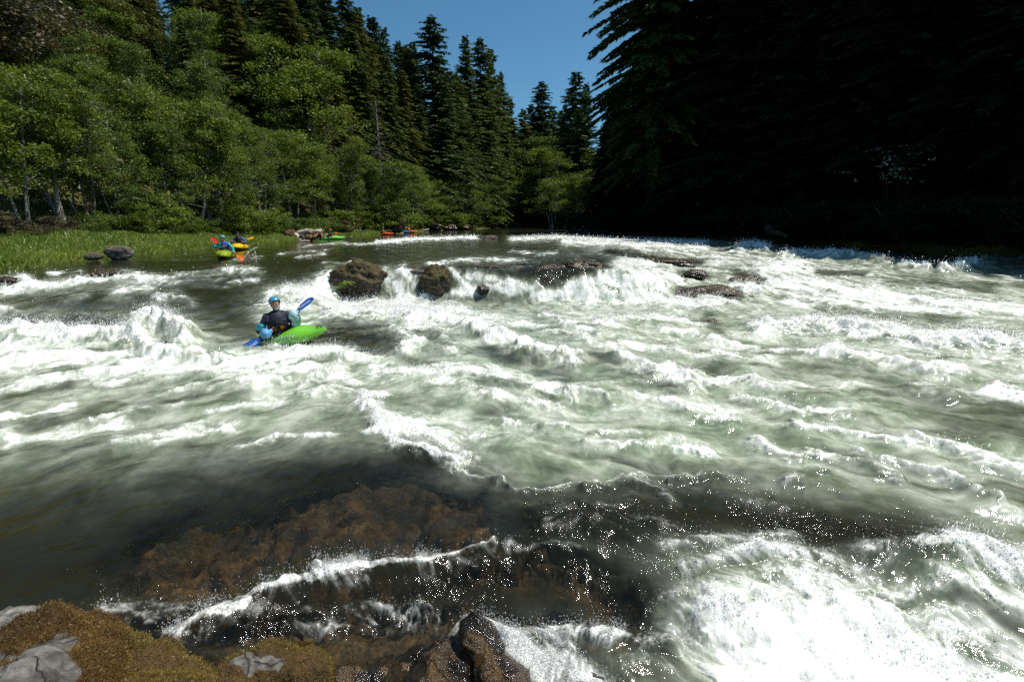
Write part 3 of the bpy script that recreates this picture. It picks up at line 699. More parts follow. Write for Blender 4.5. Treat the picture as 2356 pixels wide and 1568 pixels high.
def conifer(name, H, base_r, crown_lo, whorls, per, twigs, droop=.35, top_pow=.9, gappy=.15, tw=.5, width=.28):
    """straight trunk, whorls of drooping branches carrying flat sprays of needles"""
    tb, cb = MB(), MB(); lob = rng.uniform(0, 90)
    tb.tube([(0, 0, -.5), (0, 0, H * .3), (0.05, 0, H * .65), (0, 0, H)], [H * .013, H * .010, H * .006, .02], 8)
    for wi in range(whorls):
        f = crown_lo + (1 - crown_lo) * (wi + rng.random() * .8) / whorls; z = H * f
        g = (1 - f) / (1 - crown_lo)
        Lw = base_r * (g ** top_pow) * (.75 + .25 * min(1, (1 - g) * 6 + .4)) + .25
        for b in range(per):
            if rng.random() < gappy: continue
            z = H * f + rng.uniform(-.5, .5) * H / whorls * 1.4; a = rng.random() * 6.28; L = Lw * rng.uniform(.55, 1.15) * (1 + .55 * float(noise2(np.array([f * 9 + lob]), np.array([a * .8]), 3)[0]))
            n = 7; s = np.linspace(0, 1, n)
            up = rng.uniform(-.05, .22) + .35 * (1 - g)
            zz = z + L * (up * s - droop * s ** 1.8 + .12 * droop * s ** 4)
            pts = np.stack([np.cos(a) * L * s, np.sin(a) * L * s, zz], 1)
            if L > 1.2: tb.tube(pts, np.linspace(.010 * L + .012, .006, n), 3, False)
            m = max(4, int(twigs * (.4 + .6 * L / base_r)))
            q = np.sort(rng.random(m)) ** .75; c = np.stack([np.interp(q, s, pts[:, k]) for k in range(3)], 1)
            sd_ = np.where(rng.random(m) < .5, 1, -1)
            tl = tw * (.55 + .6 * (1 - q)) * rng.uniform(.6, 1.25, m) * (.5 + .5 * min(1, L / 3))
            fwd = np.array([math.cos(a), math.sin(a), -.15]); lat = np.array([-math.sin(a), math.cos(a), 0])
            ax = fwd * rng.uniform(.35, 1.0, (m, 1)) + lat * sd_[:, None] * rng.uniform(.4, 1.0, (m, 1)) + np.array([0, 0, 1]) * (-rng.uniform(.1, .55, (m, 1)))
            ax /= np.linalg.norm(ax, axis=1)[:, None]
            nn = np.cross(ax, np.array([0, 0, 1.]) + rng.normal(size=(m, 3)) * .6); nn = np.cross(nn, ax) + rng.normal(size=(m, 3)) * .35
            bb = np.cross(ax, nn); bb /= np.linalg.norm(bb, axis=1)[:, None]
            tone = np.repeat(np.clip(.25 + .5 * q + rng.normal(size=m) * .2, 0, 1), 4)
            w_ = (tl * width)[:, None]
            v = np.stack([c, c + ax * tl[:, None] * .45 - bb * w_, c + ax * tl[:, None], c + ax * tl[:, None] * .45 + bb * w_], 1).reshape(-1, 3)
            cb.add(v, np.arange(4 * m).reshape(-1, 4), None, tone)
    return cb.mesh(name + '_crown'), tb.mesh(name + '_trunk', True)

K = {}
K['alder0'] = (*broadleaf('alder', 13, 3, 3.4, .34, 330, 62, .15), 13)
K['alder1'] = (*broadleaf('alder', 12, 2, 3.8, .30, 300, 66, .15), 12)
K['alder2'] = (*broadleaf('alder', 14, 4, 3.0, .40, 350, 60, .15, .3), 14)
K['shrub0'] = (*broadleaf('shrub', 3.2, 6, 1.5, .06, 190, 60, .105, .7, .42), 3.2)
K['shrub1'] = (*broadleaf('shrub', 2.8, 7, 1.7, .05, 170, 62, .10, .9, .45), 2.8)
K['fir0'] = (*conifer('fir', 34, 6.2, .10, 60, 10, 64, .38, .64, .10, .95, .15), 34)
K['fir1'] = (*conifer('fir', 36, 5.4, .12, 62, 10, 62, .30, .62, .14, .95, .15), 36)
K['fir2'] = (*conifer('fir', 28, 5.6, .08, 54, 10, 60, .45, .70, .12, .9, .15), 28)
K['cedar0'] = (*conifer('cedar', 26, 5.4, .06, 56, 11, 62, .62, .68, .10, .9, .13), 26)
K['cedar1'] = (*conifer('cedar', 24, 4.2, .08, 50, 10, 56, .55, .7, .14, .85, .13), 24)
K['dead'] = (*conifer('dead_conifer', 18, 2.4, .15, 40, 6, 12, .35, .8, .25, .7, .045), 18)
K['bigfir'] = (*conifer('big_fir', 46, 10.4, .20, 58, 9, 300, .62, .40, .15, 1.5, .13), 46)

tree_n = 0
def tree(kind, name, mat, x, y, H, label, cat, group, wid=1.0, bark=None, rz=None, sink=.1):
    """one tree: an Empty at its foot with its own crown and trunk"""
    cr, tr, h0 = K[kind]
    e = empty(name, (x, y, tz(x, y) - sink), random.random() * 6.28 if rz is None else rz)
    s = H / h0; e.scale = (s * wid, s * wid, s)
    for nm, m_, mt in (('crown', cr, mat), ('trunk', tr, bark or M_bark)):
        if not len(m_.materials): m_.materials.append(mt)
        o = bpy.data.objects.new(nm, m_); col.objects.link(o); o.parent = e
        o.material_slots[0].link = 'OBJECT'; o.material_slots[0].material = mt
    tag(e, label, cat, group)
    return e

def by_px(u, vtop, Y, smin=4.6):
    for _ in range(40):
        p = at_y(u, vtop, Y)
        if p[0] > 12 or xl(Y) - p[0] > smin: break
        Y *= 1.02
    p = at_y(u, vtop, Y); return p[0], Y, p[2] - tz(p[0], Y)

ORD = ('first second third fourth fifth sixth seventh eighth ninth tenth eleventh twelfth thirteenth fourteenth fifteenth sixteenth seventeenth '
       'eighteenth nineteenth twentieth').split()
def ordinal(i):
    return ORD[i] if i < 20 else 'twentieth' if i == 19 else 'twenty ' + ORD[i - 20] if i < 29 else 'thirtieth' if i == 29 else 'thirty ' + ORD[i - 30] if i < 39 else 'fortieth' if i == 39 else 'forty ' + ORD[i - 40]

# (u, v of the top, distance, kind, material, width)
ALD = [(-70, 60, 21, 1, 0, 1.0), (25, 18, 24, 0, 0, 1.0), (120, 120, 23, 2, 0, .9), (205, 170, 27, 1, 1, 1.0), (285, 120, 32, 0, 0, 1.0), (372, 92, 31, 2, 0, 1.05),
       (440, 150, 33, 1, 0, 1.0), (500, 215, 36, 0, 1, .9), (560, 200, 40, 2, 0, 1.0), (640, 238, 37, 1, 0, 1.1), (700, 260, 38, 0, 0, 1.0), (765, 275, 44, 2, 0, 1.0),
       (820, 310, 46, 1, 0, 1.0), (870, 355, 56, 0, 0, 1.1), (790, 380, 43, 2, 0, 1.1), (330, 210, 28, 1, 1, .9), (80, 210, 27, 2, 1, 1.0), (-20, 190, 28, 0, 1, 1.0),
       (600, 330, 34, 0, 1, .85), (175, 60, 36, 0, 1, 1.1), (260, 30, 46, 1, 1, 1.0), (420, 60, 48, 0, 1, 1.0), (90, 20, 42, 2, 1, 1.1)]
for i, (u, v, Y_, k, m, wd) in enumerate(sorted(ALD)):
    x, y, H_ = by_px(u, v, Y_)
    tree(f'alder{k}', 'alder_tree', (M_alder, M_alder2)[m], x, y, H_,
         f'airy green alder on the sunlit left bank, {ordinal(i)} alder from the left edge', 'tree', 'alders along the left bank', wd, M_barkpale)
DEC = [(965, 345, 72, 1, 2, 'bright yellow green maple in front of dark firs left of the sky gap', .9), (575, -25, 66, 0, 2, 'bright green young tree high on the hillside beneath the top edge', .8),
       (1042, 372, 86, 2, 0, 'mid green alder above the brown bank boulders by the far kayaks', 1.2), (905, 395, 66, 0, 0, 'leafy alder over the far orange and blue kayaks', 1.2),
       (990, 420, 76, 1, 0, 'rounded alder by the river between the maple and the bend', 1.2), (1110, 395, 100, 0, 1, 'dull green alder below the olive cedar at the bend', 1.3),
       (1165, 388, 108, 2, 0, 'green alder on the far bank below two dark twin firs', 1.3), (1225, 330, 128, 1, 1, 'loose alder on the far bank under the small dark fir', 1.3),
       (1280, 285, 140, 0, 0, 'tall pale green alder at the river bend below the sky gap', 1.2), (1330, 275, 150, 2, 0, 'pale green tree at the bend against the dark right bank', 1.2),
       (1195, 255, 150, 1, 1, 'grey green tree on the skyline below the sky gap', 1.2), (1240, 300, 118, 0, 1, 'drooping broadleaf tree at the bend in front of paler trees', 1.2),
       (1300, 350, 120, 2, 0, 'lower green alder at the bend beside the black wood', 1.3), (1370, 300, 160, 1, 0, 'green tree half hidden behind the edge of the black wood', 1.3)]
for q in range(18):
    u = rng.uniform(-110, 690); Y_ = rng.uniform(58, 92)
    DEC.append((u, rng.uniform(-70, 150) + (u > 450) * 20, Y_, q % 3, (0, 1, 2, 1)[q % 4], None, rng.uniform(.9, 1.3)))
for u, v, Y_, k, m, lb in [(885, 330, 60, 1, 1, 'broad alder behind the tall moss capped boulder'), (940, 350, 70, 2, 0, 'alder over the sky blue kayak'), (1010, 385, 80, 0, 0, 'alder over the first brown bank rocks'), (1075, 390, 92, 1, 0, 'alder over the last brown bank rocks'),
        (1130, 365, 104, 2, 1, 'grey green alder before the bend'), (1185, 345, 122, 0, 0, 'light green alder just before the bend'), (1260, 310, 136, 1, 0, 'light alder in the middle of the bend')]:
    DEC.append((u, v, Y_, k, m, lb, 1.35))
hq = 0
for u, v, Y_, k, m, lb, wd in sorted(DEC, key=lambda d: d[0]):
    if lb is None: lb = ('yellow green', 'dull green', 'bright green')[m] + f' broadleaf tree up on the left hillside, {ordinal(hq)} of the hillside broadleaves'; hq += 1
    x, y, H_ = by_px(u, v, Y_, 4.6 if Y_ < 60 and u < 700 else 1.2)
    tree(f'alder{k}', 'broadleaf_tree', (M_alder, M_alder2, M_bright)[m], x, y, H_, lb, 'tree', 'broadleaf trees toward the bend', wd, M_barkpale)
SHR = [(310, 392, 25.5, 0, 0, 1.0), (355, 450, 26, 1, 0, 1.0), (262, 455, 25, 1, 0, 1.1), (505, 400, 31, 0, 0, 1.0), (545, 440, 31.5, 1, 0, 1.1), (610, 455, 33.5, 0, 0, 1.1), (465, 470, 30, 1, 0, 1.0),
       (40, 462, 20.5, 1, 2, 1.5), (120, 500, 21.5, 0, 2, 1.2), (-40, 455, 19.5, 0, 2, 1.4), (205, 480, 24, 0, 0, 1.0), (415, 490, 28.5, 1, 0, 1.1), (700, 470, 42, 1, 1, 1.4),
       (770, 455, 46, 0, 0, 1.2), (845, 440, 56, 0, 0, 1.2), (900, 455, 66, 1, 0, 1.5), (960, 440, 72, 0, 0, 1.3), (1010, 460, 80, 1, 0, 1.5), (1060, 465, 90, 0, 1, 1.4),
       (1110, 470, 100, 1, 0, 1.6), (1165, 455, 106, 0, 0, 1.3), (1215, 460, 118, 1, 1, 1.6), (1265, 450, 135, 0, 0, 1.5), (1310, 470, 150, 1, 2, 1.8), (660, 478, 39, 0, 1, 1.2),
       (150, 440, 25, 1, 1, 1.2), (1140, 490, 106, 1, 1, 1.8), (1085, 495, 97, 0, 0, 1.5), (740, 495, 47, 1, 0, 1.3), (1245, 490, 128, 1, 0, 1.6)]
for i, (u, v, Y_, k, m, wd) in enumerate(sorted(SHR)):
    x, y, H_ = by_px(u, v, Y_, 4.4 if Y_ < 34 else 2.6)
    H_ = max(1.2, H_)
    tree(f'shrub{k}', 'shrub', (M_alder, M_alder2, M_brown)[m] if m != 0 else M_bright if i % 3 == 0 else M_alder, x, y, H_,
         ('brushy brown green shrub' if m == 2 else 'leafy green shrub') + f' above the left bank grass, {ordinal(i)} shrub from the left edge', 'shrub', 'shrubs along the left bank', wd)
def ground_hit(u, v):
    d = ray(u, v); ts = np.linspace(20, 260, 1200); p = np.array([0, 0, CAMZ]) + ts[:, None] * d
    b = p[:, 2] < terrain(p[:, 0], p[:, 1]); return p[int(np.argmax(b))] if b.any() else None
hb = 0
for q, u in enumerate(np.sort(rng.uniform(-90, 330, 40))):
    g_ = ground_hit(u, rng.uniform(10, 175))
    if g_ is None or g_[0] > -36: continue
    tree(f'shrub{q % 2}', 'bushy_tree', (M_alder2, M_brown, M_alder, M_olive)[q % 4], g_[0], g_[1], rng.uniform(3.5, 7.5), f'bushy growth on the upper left slope, {ordinal(hb)} slope bush from the left edge', 'tree', 'bushy growth of the upper left slope', 1.2); hb += 1
# conifers of the left side: (u, v, Y, kind, material)
CON = [(690, -70, 78, 'fir0', 0), (742, -45, 84, 'fir1', 0), (790, -20, 90, 'fir0', 0), (822, 15, 96, 'fir2', 0), (853, 35, 102, 'fir1', 0), (882, 62, 108, 'fir2', 0), (915, 92, 118, 'fir0', 0),
       (948, 96, 122, 'fir1', 0), (992, 35, 84, 'fir0', 0), (1070, 80, 104, 'fir1', 1), (1104, 86, 101, 'fir0', 1), (1128, 110, 108, 'fir1', 1), (1152, 165, 110, 'fir2', 1), (1172, 225, 122, 'fir1', 1),
       (648, -30, 64, 'cedar0', 2), (762, 120, 70, 'cedar1', 2), (886, 125, 86, 'cedar0', 3), (1046, 165, 88, 'cedar0', 2), (925, 160, 84, 'cedar1', 3), (850, 150, 84, 'cedar0', 3),
       (1246, 185, 150, 'fir0', 0), (1327, 163, 148, 'fir2', 0), (1222, 238, 165, 'fir1', 0), (1302, 238, 170, 'fir1', 0), (1270, 245, 178, 'fir2', 0), (1350, 190, 160, 'fir1', 0),
       (864, 230, 62, 'dead', 4), (728, 120, 66, 'dead', 4), (1180, 280, 128, 'cedar1', 3), (1205, 250, 160, 'fir2', 3), (1085, 330, 96, 'cedar1', 2), (806, 60, 80, 'cedar0', 1),
       (520, -70, 88, 'cedar1', 2), (470, -40, 80, 'fir2', 3), (400, -60, 86, 'cedar0', 2), (330, -70, 84, 'fir1', 3), (590, 60, 78, 'fir2', 3), (540, 30, 70, 'cedar1', 3),
       (200, -60, 76, 'cedar0', 3), (120, -90, 80, 'fir0', 0), (40, -80, 70, 'cedar1', 3), (-40, -60, 62, 'cedar0', 3), (270, -20, 70, 'cedar1', 2), (1010, 210, 94, 'cedar1', 3), (960, 190, 98, 'fir1', 0),
       (700, 40, 74, 'cedar0', 3), (620, 20, 84, 'fir0', 0), (1140, 280, 112, 'fir2', 3), (1100, 240, 106, 'cedar1', 1), (1290, 252, 185, 'fir0', 0), (1250, 255, 190, 'fir1', 3), (1335, 245, 190, 'fir2', 0)]
for q in range(34):
    u = rng.uniform(430, 1160); vt = np.interp(u, [430, 700, 790, 860, 960, 1160], [-150, -90, -20, 50, 110, 230]) + abs(rng.normal()) * 26
    CON.append((u, vt, rng.uniform(88, 128), ('fir0', 'fir1', 'fir2', 'cedar0')[q % 4], (0, 1, 1, 3)[q % 4]))
for q in range(10): CON.append((rng.uniform(-110, 300), rng.uniform(-150, -50), rng.uniform(84, 118), ('fir0', 'cedar0', 'fir2')[q % 3], (0, 3, 1)[q % 3]))
for q in range(20):
    u = rng.uniform(-90, 640); CON.append((u, rng.uniform(-80, 90) - (u < 200) * 30, rng.uniform(48, 92), ('cedar0', 'fir2', 'cedar1', 'fir1')[q % 4], (3, 1, 2, 0)[q % 4]))
for q in range(34):
    x_, y_ = -rng.uniform(44, 100), rng.uniform(34, 84); uu, vv, _ = project(x_, y_, tz(x_, y_) + rng.uniform(10, 20))
    if uu > -150: CON.append((float(uu), float(vv), y_, ('cedar1', 'fir2', 'cedar0')[q % 3], (3, 1, 3, 2)[q % 4]))
CM = [M_fir, M_firlit, M_olive, M_brown, M_greyt]
CW = ['dark green fir', 'mid green fir', 'olive brown cedar', 'dull yellow green conifer', 'grey leafless dead conifer']
cnt = {}
for (u, v, Y_, k, m) in sorted(CON):
    x, y, H_ = by_px(u, v, Y_)
    i = cnt.get(m, 0); cnt[m] = i + 1
    where = 'on the left hillside' if u < 900 else 'left of the sky gap' if u < 1185 else 'in the sky gap'
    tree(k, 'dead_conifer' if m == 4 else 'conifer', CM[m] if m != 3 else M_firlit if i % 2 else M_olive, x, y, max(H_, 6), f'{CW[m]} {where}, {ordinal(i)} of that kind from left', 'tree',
         'dead conifers of the left hillside' if m == 4 else 'conifers of the left side', rng.uniform(.78, 1.3) if k != 'dead' else 1.2, M_barkdark if m != 4 else M_barkpale)

# ------------------------------------------------------------------ right bank: a shaded wood, the shade also put into its leaf colour
RB = []
RB.append(('bigfir', 1478, 44, 20.8, 72, .95, 'tall shaded fir with long drooping branches against the sky gap'))
seeds = [(23.5, 84, 30), (24.5, 75, 26), (26.5, 66, 40), (20.5, 92, 19), (20, 80, 14), (20.5, 104, 22), (23, 120, 24), (25, 112, 30), (30, 70, 42), (27, 56, 36), (31, 58, 40), (29, 48, 34), (34, 50, 40), (31, 41, 36), (36, 42, 40), (33, 34, 35),
         (38, 36, 40), (36, 29, 34), (41, 30, 40), (47, 21, 38), (45, 34, 40), (43, 46, 42), (40, 58, 42), (36, 68, 42), (33, 84, 42), (37, 100, 42),
         (47, 26, 40), (50, 42, 42), (48, 56, 42), (44, 72, 42), (28, 136, 34), (33, 150, 36), (41, 86, 42), (52, 32, 40)]
kinds = ['cedar0', 'fir0', 'cedar0', 'fir2', 'cedar1', 'fir1']
rl = []
for i, (x, y, H_) in enumerate(seeds):
    x += 2.5 * (y < 45) * (x < 44)
    rl.append((float(project(x, y, 0)[0]), kinds[i % 6], x, y, H_))
rl.sort()
for i, (u, k, x, y, H_) in enumerate(rl):
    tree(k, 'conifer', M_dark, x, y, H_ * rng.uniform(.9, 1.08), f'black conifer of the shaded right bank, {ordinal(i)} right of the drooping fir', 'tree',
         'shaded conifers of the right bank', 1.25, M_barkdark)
for (k, u, H_, x, y, wd, lb) in RB:
    tree(k, 'fir_tree', M_fir, x, y, H_ + 3, lb, 'tree', None, wd, M_barkdark, 2.2)
ub = []
for y in np.concatenate([np.arange(14, 60, 3.4), np.arange(60, 130, 7)]):
    x = float(xr(y)) + rng.uniform(.6, 2.2); ub.append((float(project(x, y, 0)[0]), x, y))
ub.sort()
for i, (u, x, y) in enumerate(ub):
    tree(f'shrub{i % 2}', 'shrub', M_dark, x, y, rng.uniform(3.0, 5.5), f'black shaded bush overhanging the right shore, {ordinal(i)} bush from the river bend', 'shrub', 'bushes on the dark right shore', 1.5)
e = at_y(2010, 372, 31)
tree('shrub0', 'flowering_shrub', M_flower, 28.2, 35.5, 1, 'pale blossoming shrub glimmering in the black right wood', 'shrub', None, 1.0)
fs = col.objects[-1].parent if False else [o for o in col.objects if o.name.startswith('flowering_shrub')][0]
for ch in list(fs.children):
    if ch.name.startswith('crown'):
        cb = MB()
        for q in range(46):
            c = np.array([rng.normal() * 1.25, rng.normal() * .8, rng.uniform(4.1, 6.6)]); n = 9
            cb.quads_rand(c + rng.normal(size=(n, 3)) * [.16, .16, .05], rng.normal(size=(n, 3)) * .4 + [0, 0, 1], rng.uniform(.1, .2, n), .7)
        ch.data = cb.mesh('blossom_crown'); ch.data.materials.append(M_flower)
    else:
        tb = MB()
        for a in range(9):
            limb(tb, (0, 0, -.4), (math.cos(a) * .35, math.sin(a) * .3, 1), rng.uniform(4.5, 6.5), .035, .5, 8, 5)
        ch.data = tb.mesh('blossom_trunk', True); ch.data.materials.append(M_barkdark)
fs.scale = (1, 1, 1)

# ------------------------------------------------------------------ bank grass and hillside undergrowth (uncountable)
n = 95000
gy_ = 12 + 52 * rng.random(n) ** 1.7; gs = np.abs(rng.normal(size=n)) * 2.8 + .05
gx_ = xl(gy_) - gs; keep = fbm(gx_ * .5, gy_ * .5, 301, 3) > -.55 - .3 * (gs < 2.5); gx_, gy_, gs = gx_[keep], gy_[keep], gs[keep]; n = len(gx_)
gz_ = terrain(gx_, gy_) - .03
hgt = (.11 + .17 * rng.random(n)) * (1 + .4 * fbm(gx_ * .8, gy_ * .8, 303, 2)); wid = .012 + .0010 * gy_
a = rng.random(n) * 6.28; ln = rng.normal(size=(n, 2)) * .38 + [.15, 0]
v0 = np.stack([gx_ - np.cos(a) * wid, gy_ - np.sin(a) * wid, gz_], 1); v1 = np.stack([gx_ + np.cos(a) * wid, gy_ + np.sin(a) * wid, gz_], 1)
v2 = np.stack([gx_ + ln[:, 0] * hgt, gy_ + ln[:, 1] * hgt, gz_ + hgt], 1)
M_grass = leaf('bank_grass', (.14, .25, .022), (.42, .48, .08), None, .45, .06, .35)
gm = np_mesh('grass', np.stack([v0, v1, v2], 1).reshape(-1, 3), tris=np.arange(3 * n).reshape(-1, 3), attrs={'rnd': np.repeat(np.clip(rng.random(n) * .6 + .5 * (gs < .9) * rng.random(n), 0, 1), 3)})
tag(link('grass', gm, M_grass), 'bright green tall grass along the left river bank', 'grass', kind='stuff')
n = 170000
hy = 14 + 120 * rng.random(n) ** 1.3; hs = 5 + 120 * rng.random(n) ** 1.2; hx = xl(hy) - hs
kp = fbm(hx * .12, hy * .12, 311, 4) + .4 * fbm(hx * .6, hy * .6, 313, 2) > -.12 + .35 * (hs < 22) * (hy < 55); hx, hy, hs = hx[kp], hy[kp], hs[kp]; n = len(hx)
hz = terrain(hx, hy) + rng.random(n) ** 2 * .9
mb = MB(); mb.quads_rand(np.stack([hx, hy, hz], 1), rng.normal(size=(n, 3)) + [0, 0, .8], rng.uniform(.15, .45, n) * (1 + hs / 60), .6)
M_under = leaf('undergrowth_leaf', (.045, .075, .012), (.17, .20, .04), None, .35, .05, .25)
tag(link('undergrowth', mb.mesh('undergrowth'), M_under), 'low leafy brush covering the left hillside between the trees', 'undergrowth', kind='stuff')
n = 26000
hy = 5 + 130 * rng.random(n) ** 1.4; hs = .3 + 16 * rng.random(n) ** 1.3; hx = xr(hy) + hs
hz = terrain(hx, hy) + rng.random(n) ** 2 * 1.6
mb = MB(); mb.quads_rand(np.stack([hx, hy, hz], 1), rng.normal(size=(n, 3)) + [0, 0, .8], rng.uniform(.2, .5, n), .6)
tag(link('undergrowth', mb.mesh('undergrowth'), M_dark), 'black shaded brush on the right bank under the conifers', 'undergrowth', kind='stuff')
# ------------------------------------------------------------------ rocks
import bmesh
def rockmat(name, base, dark, moss, wet=0.0, mossamt=.5):
    t = NT(name); P_ = t.obj()
    n1 = t.ramp(t.noise(1.9, 6, P_, .65), .35, .65); n2 = t.ramp(t.noise(8, 5, P_, .65), .42, .62)
    c = t.mix(n1, base, dark); c = t.mix(t.math('MULTIPLY', n2, .75), c, tuple(x * .45 for x in dark))
    ms = t.math('MULTIPLY', t.attr('moss'), 1.0)
    mm = t.ramp(t.math('ADD', ms, t.math('MULTIPLY', t.math('SUBTRACT', t.noise(5, 5, P_, .7), .5), .9)), .38, .58)
    mc = t.mix(t.ramp(t.noise(3.2, 4, P_), .38, .62), moss[0], moss[1]); mc = t.mix(t.math('MULTIPLY', t.ramp(t.noise(30, 3, P_), .4, .65), .5), mc, tuple(x * .4 for x in moss[0]))
    vo = t.n('ShaderNodeTexVoronoi', feature='DISTANCE_TO_EDGE', i={'Vector': t.mix(.16, P_, t.n('ShaderNodeTexNoise', i={'Scale': 5.0, 'Detail': 4.0}).outputs['Color']), 'Scale': 3.2})
    crack = t.math('SUBTRACT', 1.0, t.ramp(vo.outputs['Distance'], .0, .03))
    c = t.mix(t.math('MULTIPLY', crack, .75), c, tuple(x * .3 for x in dark)); c = t.mix(t.math('MULTIPLY', t.ramp(t.noise(38, 4, P_, .7), .5, .7), .4), c, dark)
    c = t.mix(t.math('MULTIPLY', mm, mossamt), c, mc)
    h = t.math('ADD', t.math('ADD', t.math('MULTIPLY', crack, -.35), t.noise(9, 6, P_, .7)), t.math('MULTIPLY', t.noise(60 if not wet else 34, 4, P_, .75), t.math('ADD', .12, t.math('MULTIPLY', mm, .5))))
    p = t.n('ShaderNodeBsdfPrincipled', i={'Base Color': c, 'Roughness': t.math('ADD', .85 - .72 * wet, t.math('MULTIPLY', mm, .12 if wet else .1)), 'Specular IOR Level': .3 + .35 * wet,
            'Normal': t.bump(h, .9 if not wet else .8, .035)})
    return t.done(p.outputs[0])
MO_DK = ((.105, .075, .016), (.040, .034, .010)); MO_YL = ((.20, .135, .022), (.10, .085, .016)); MO_BR = ((.115, .065, .022), (.060, .036, .014)); MO_GR = ((.10, .12, .020), (.05, .055, .012))
R_wet = rockmat('wet_basalt', (.026, .018, .009), (.008, .007, .005), ((.11, .058, .012), (.035, .020, .006)), 1.0, .7)
R_moss = rockmat('mossy_basalt', (.060, .045, .028), (.014, .011, .007), MO_DK, .25, .9)
R_grey = rockmat('grey_basalt', (.30, .28, .25), (.12, .11, .10), MO_BR, 0, .55)
R_tan = rockmat('tan_boulder', (.17, .125, .085), (.07, .055, .04), MO_BR, 0, .7)
R_gold = rockmat('golden_wet_rock', (.055, .036, .010), (.014, .011, .006), ((.12, .080, .014), (.045, .034, .010)), .95, .55)

def rock_mesh(r, seed, amp=.35, sub=5, planes=7, flat=.0):
    bm = bmesh.new(); bmesh.ops.create_icosphere(bm, subdivisions=sub, radius=1); me = bpy.data.meshes.new('rock'); bm.to_mesh(me); bm.free()
    v = np.empty(len(me.vertices) * 3, np.float32); me.vertices.foreach_get('co', v); v = v.reshape(-1, 3).astype(float)
    rg = np.random.default_rng(seed)
    for k in range(planes):
        d = rg.normal(size=3); d /= np.linalg.norm(d); c = rg.uniform(.62, .88)
        e = v @ d - c; v -= np.clip(e, 0, None)[:, None] * d * .85
    n = v / np.linalg.norm(v, axis=1)[:, None]
    v = v * (1 + amp * .5 * noise3(n * 1.6 + seed, seed) + amp * .3 * noise3(n * 4 + seed, seed + 1) + amp * .12 * noise3(n * 11, seed + 2))[:, None]
    v *= np.asarray(r)
    me.vertices.foreach_set('co', v.astype(np.float32).ravel()); me.update()
    nr = np.empty(len(v) * 3, np.float32); me.vertices.foreach_get('normal', nr); nr = nr.reshape(-1, 3)
    at = me.attributes.new('moss', 'FLOAT', 'POINT'); at.data.foreach_set('value', (np.clip(nr[:, 2] * .6 + .25, 0, 1)).astype(np.float32))
    me.polygons.foreach_set('use_smooth', np.ones(len(me.polygons), dtype=bool))
    return me

def rock(name, u, v, Y, wpx, hpx, seed, mat, label, cat='rock', group=None, dpt=.8, sub=5, amp=.35, rz=0, planes=7):
    """(u, v): middle of the visible stone; wpx, hpx: its visible size in P pixels at distance Y"""
    p = at_y(u, v, Y); s = Y / ray(u, v)[1] / FPX
    rx, rzz = wpx * s * .54, hpx * s * .62
    o = link(name, rock_mesh((rx, rx * dpt, rzz), seed, amp, sub, planes), mat, None, p); o.rotation_euler = (0, 0, rz)
    tag(o, label, cat, group); return o

rock('boulder', 828, 656, 16.0, 124, 86, 5, R_moss, 'dark mossy boulder beside the small falls, fern growing on its left face', 'boulder', None, .75, 6, .42)
rock('ledge_rock', 1006, 655, 16.1, 72, 78, 9, R_moss, 'upright dark wet rock dividing the small falls right of the mossy boulder', 'rock', None, .9)
rock('ledge_rock', 968, 628, 16.7, 110, 26, 12, R_gold, 'low brown rock lip under the water curtain beside the mossy boulder', 'rock', None, .5)
rock('ledge_rock', 1112, 667, 15.75, 30, 22, 14, R_wet, 'small black rock half buried in white falling water', 'rock')
rock('ledge_rock', 1340, 613, 17.2, 96, 32, 16, R_gold, 'golden wet rock hump at the right end of the ledge', 'rock', None, .8)
rock('ledge_rock', 1276, 628, 16.8, 96, 36, 18, R_wet, 'glistening black rock under thin water left of the golden hump', 'rock', None, .7)
rock('ledge_rock', 1150, 618, 17.0, 120, 16, 19, R_gold, 'long brown rock edge along the lip of the water ledge', 'rock', None, .4)
rock('river_rock', 1632, 682, 15.6, 150, 36, 21, R_wet, 'broad wet brown rock washed by foam in the right rapids', 'rock', None, .6)
rock('river_rock', 1722, 648, 18.2, 76, 24, 22, R_wet, 'slanting black slab among white water near the shaded bank', 'rock', None, .6)
rock('river_rock', 1598, 632, 18.6, 50, 20, 23, R_wet, 'small dark rock above the broad wet brown rock', 'rock', None, .7)
rock('river_rock', 1636, 750, 11.6, 36, 30, 24, R_wet, 'brown rock just under the surface in the right rapids', 'rock', None, .8)
rock('river_rock', 1550, 601, 22, 130, 10, 25, R_wet, 'long low black rock behind the tongue of smooth water', 'rock', None, .4)
rock('river_rock', 1126, 551, 46, 44, 14, 26, R_grey, 'pale grey rock in the far riffle', 'rock')
rock('river_rock', 1104, 550, 47, 24, 12, 27, R_gold, 'brown mossy rock touching the pale grey rock in the far riffle', 'rock')
rock('river_rock', 1244, 557, 42, 30, 10, 28, R_tan, 'brown log shaped rock in the far riffle right of centre', 'rock')
rock('river_rock', 1243, 540, 64, 36, 5, 29, R_gold, 'flat orange brown rock at the head of the far riffle', 'rock')
rock('river_rock', 1315, 549, 52, 16, 9, 30, R_gold, 'little mossy rock in the white riffle below the sky gap', 'rock')
rock('river_rock', 243, 630, 15.4, 56, 18, 31, R_gold, 'mossy brown rock breaking the surface near the left bank', 'rock')
rock('river_rock', 12, 648, 14.2, 60, 20, 32, R_wet, 'dark rock hump at the left edge below the grassy bank', 'rock')
rock('river_rock', 120, 716, 12.3, 150, 30, 34, R_wet, 'wide dark rock drowned under the smooth slope of water on the left', 'rock', None, .5)
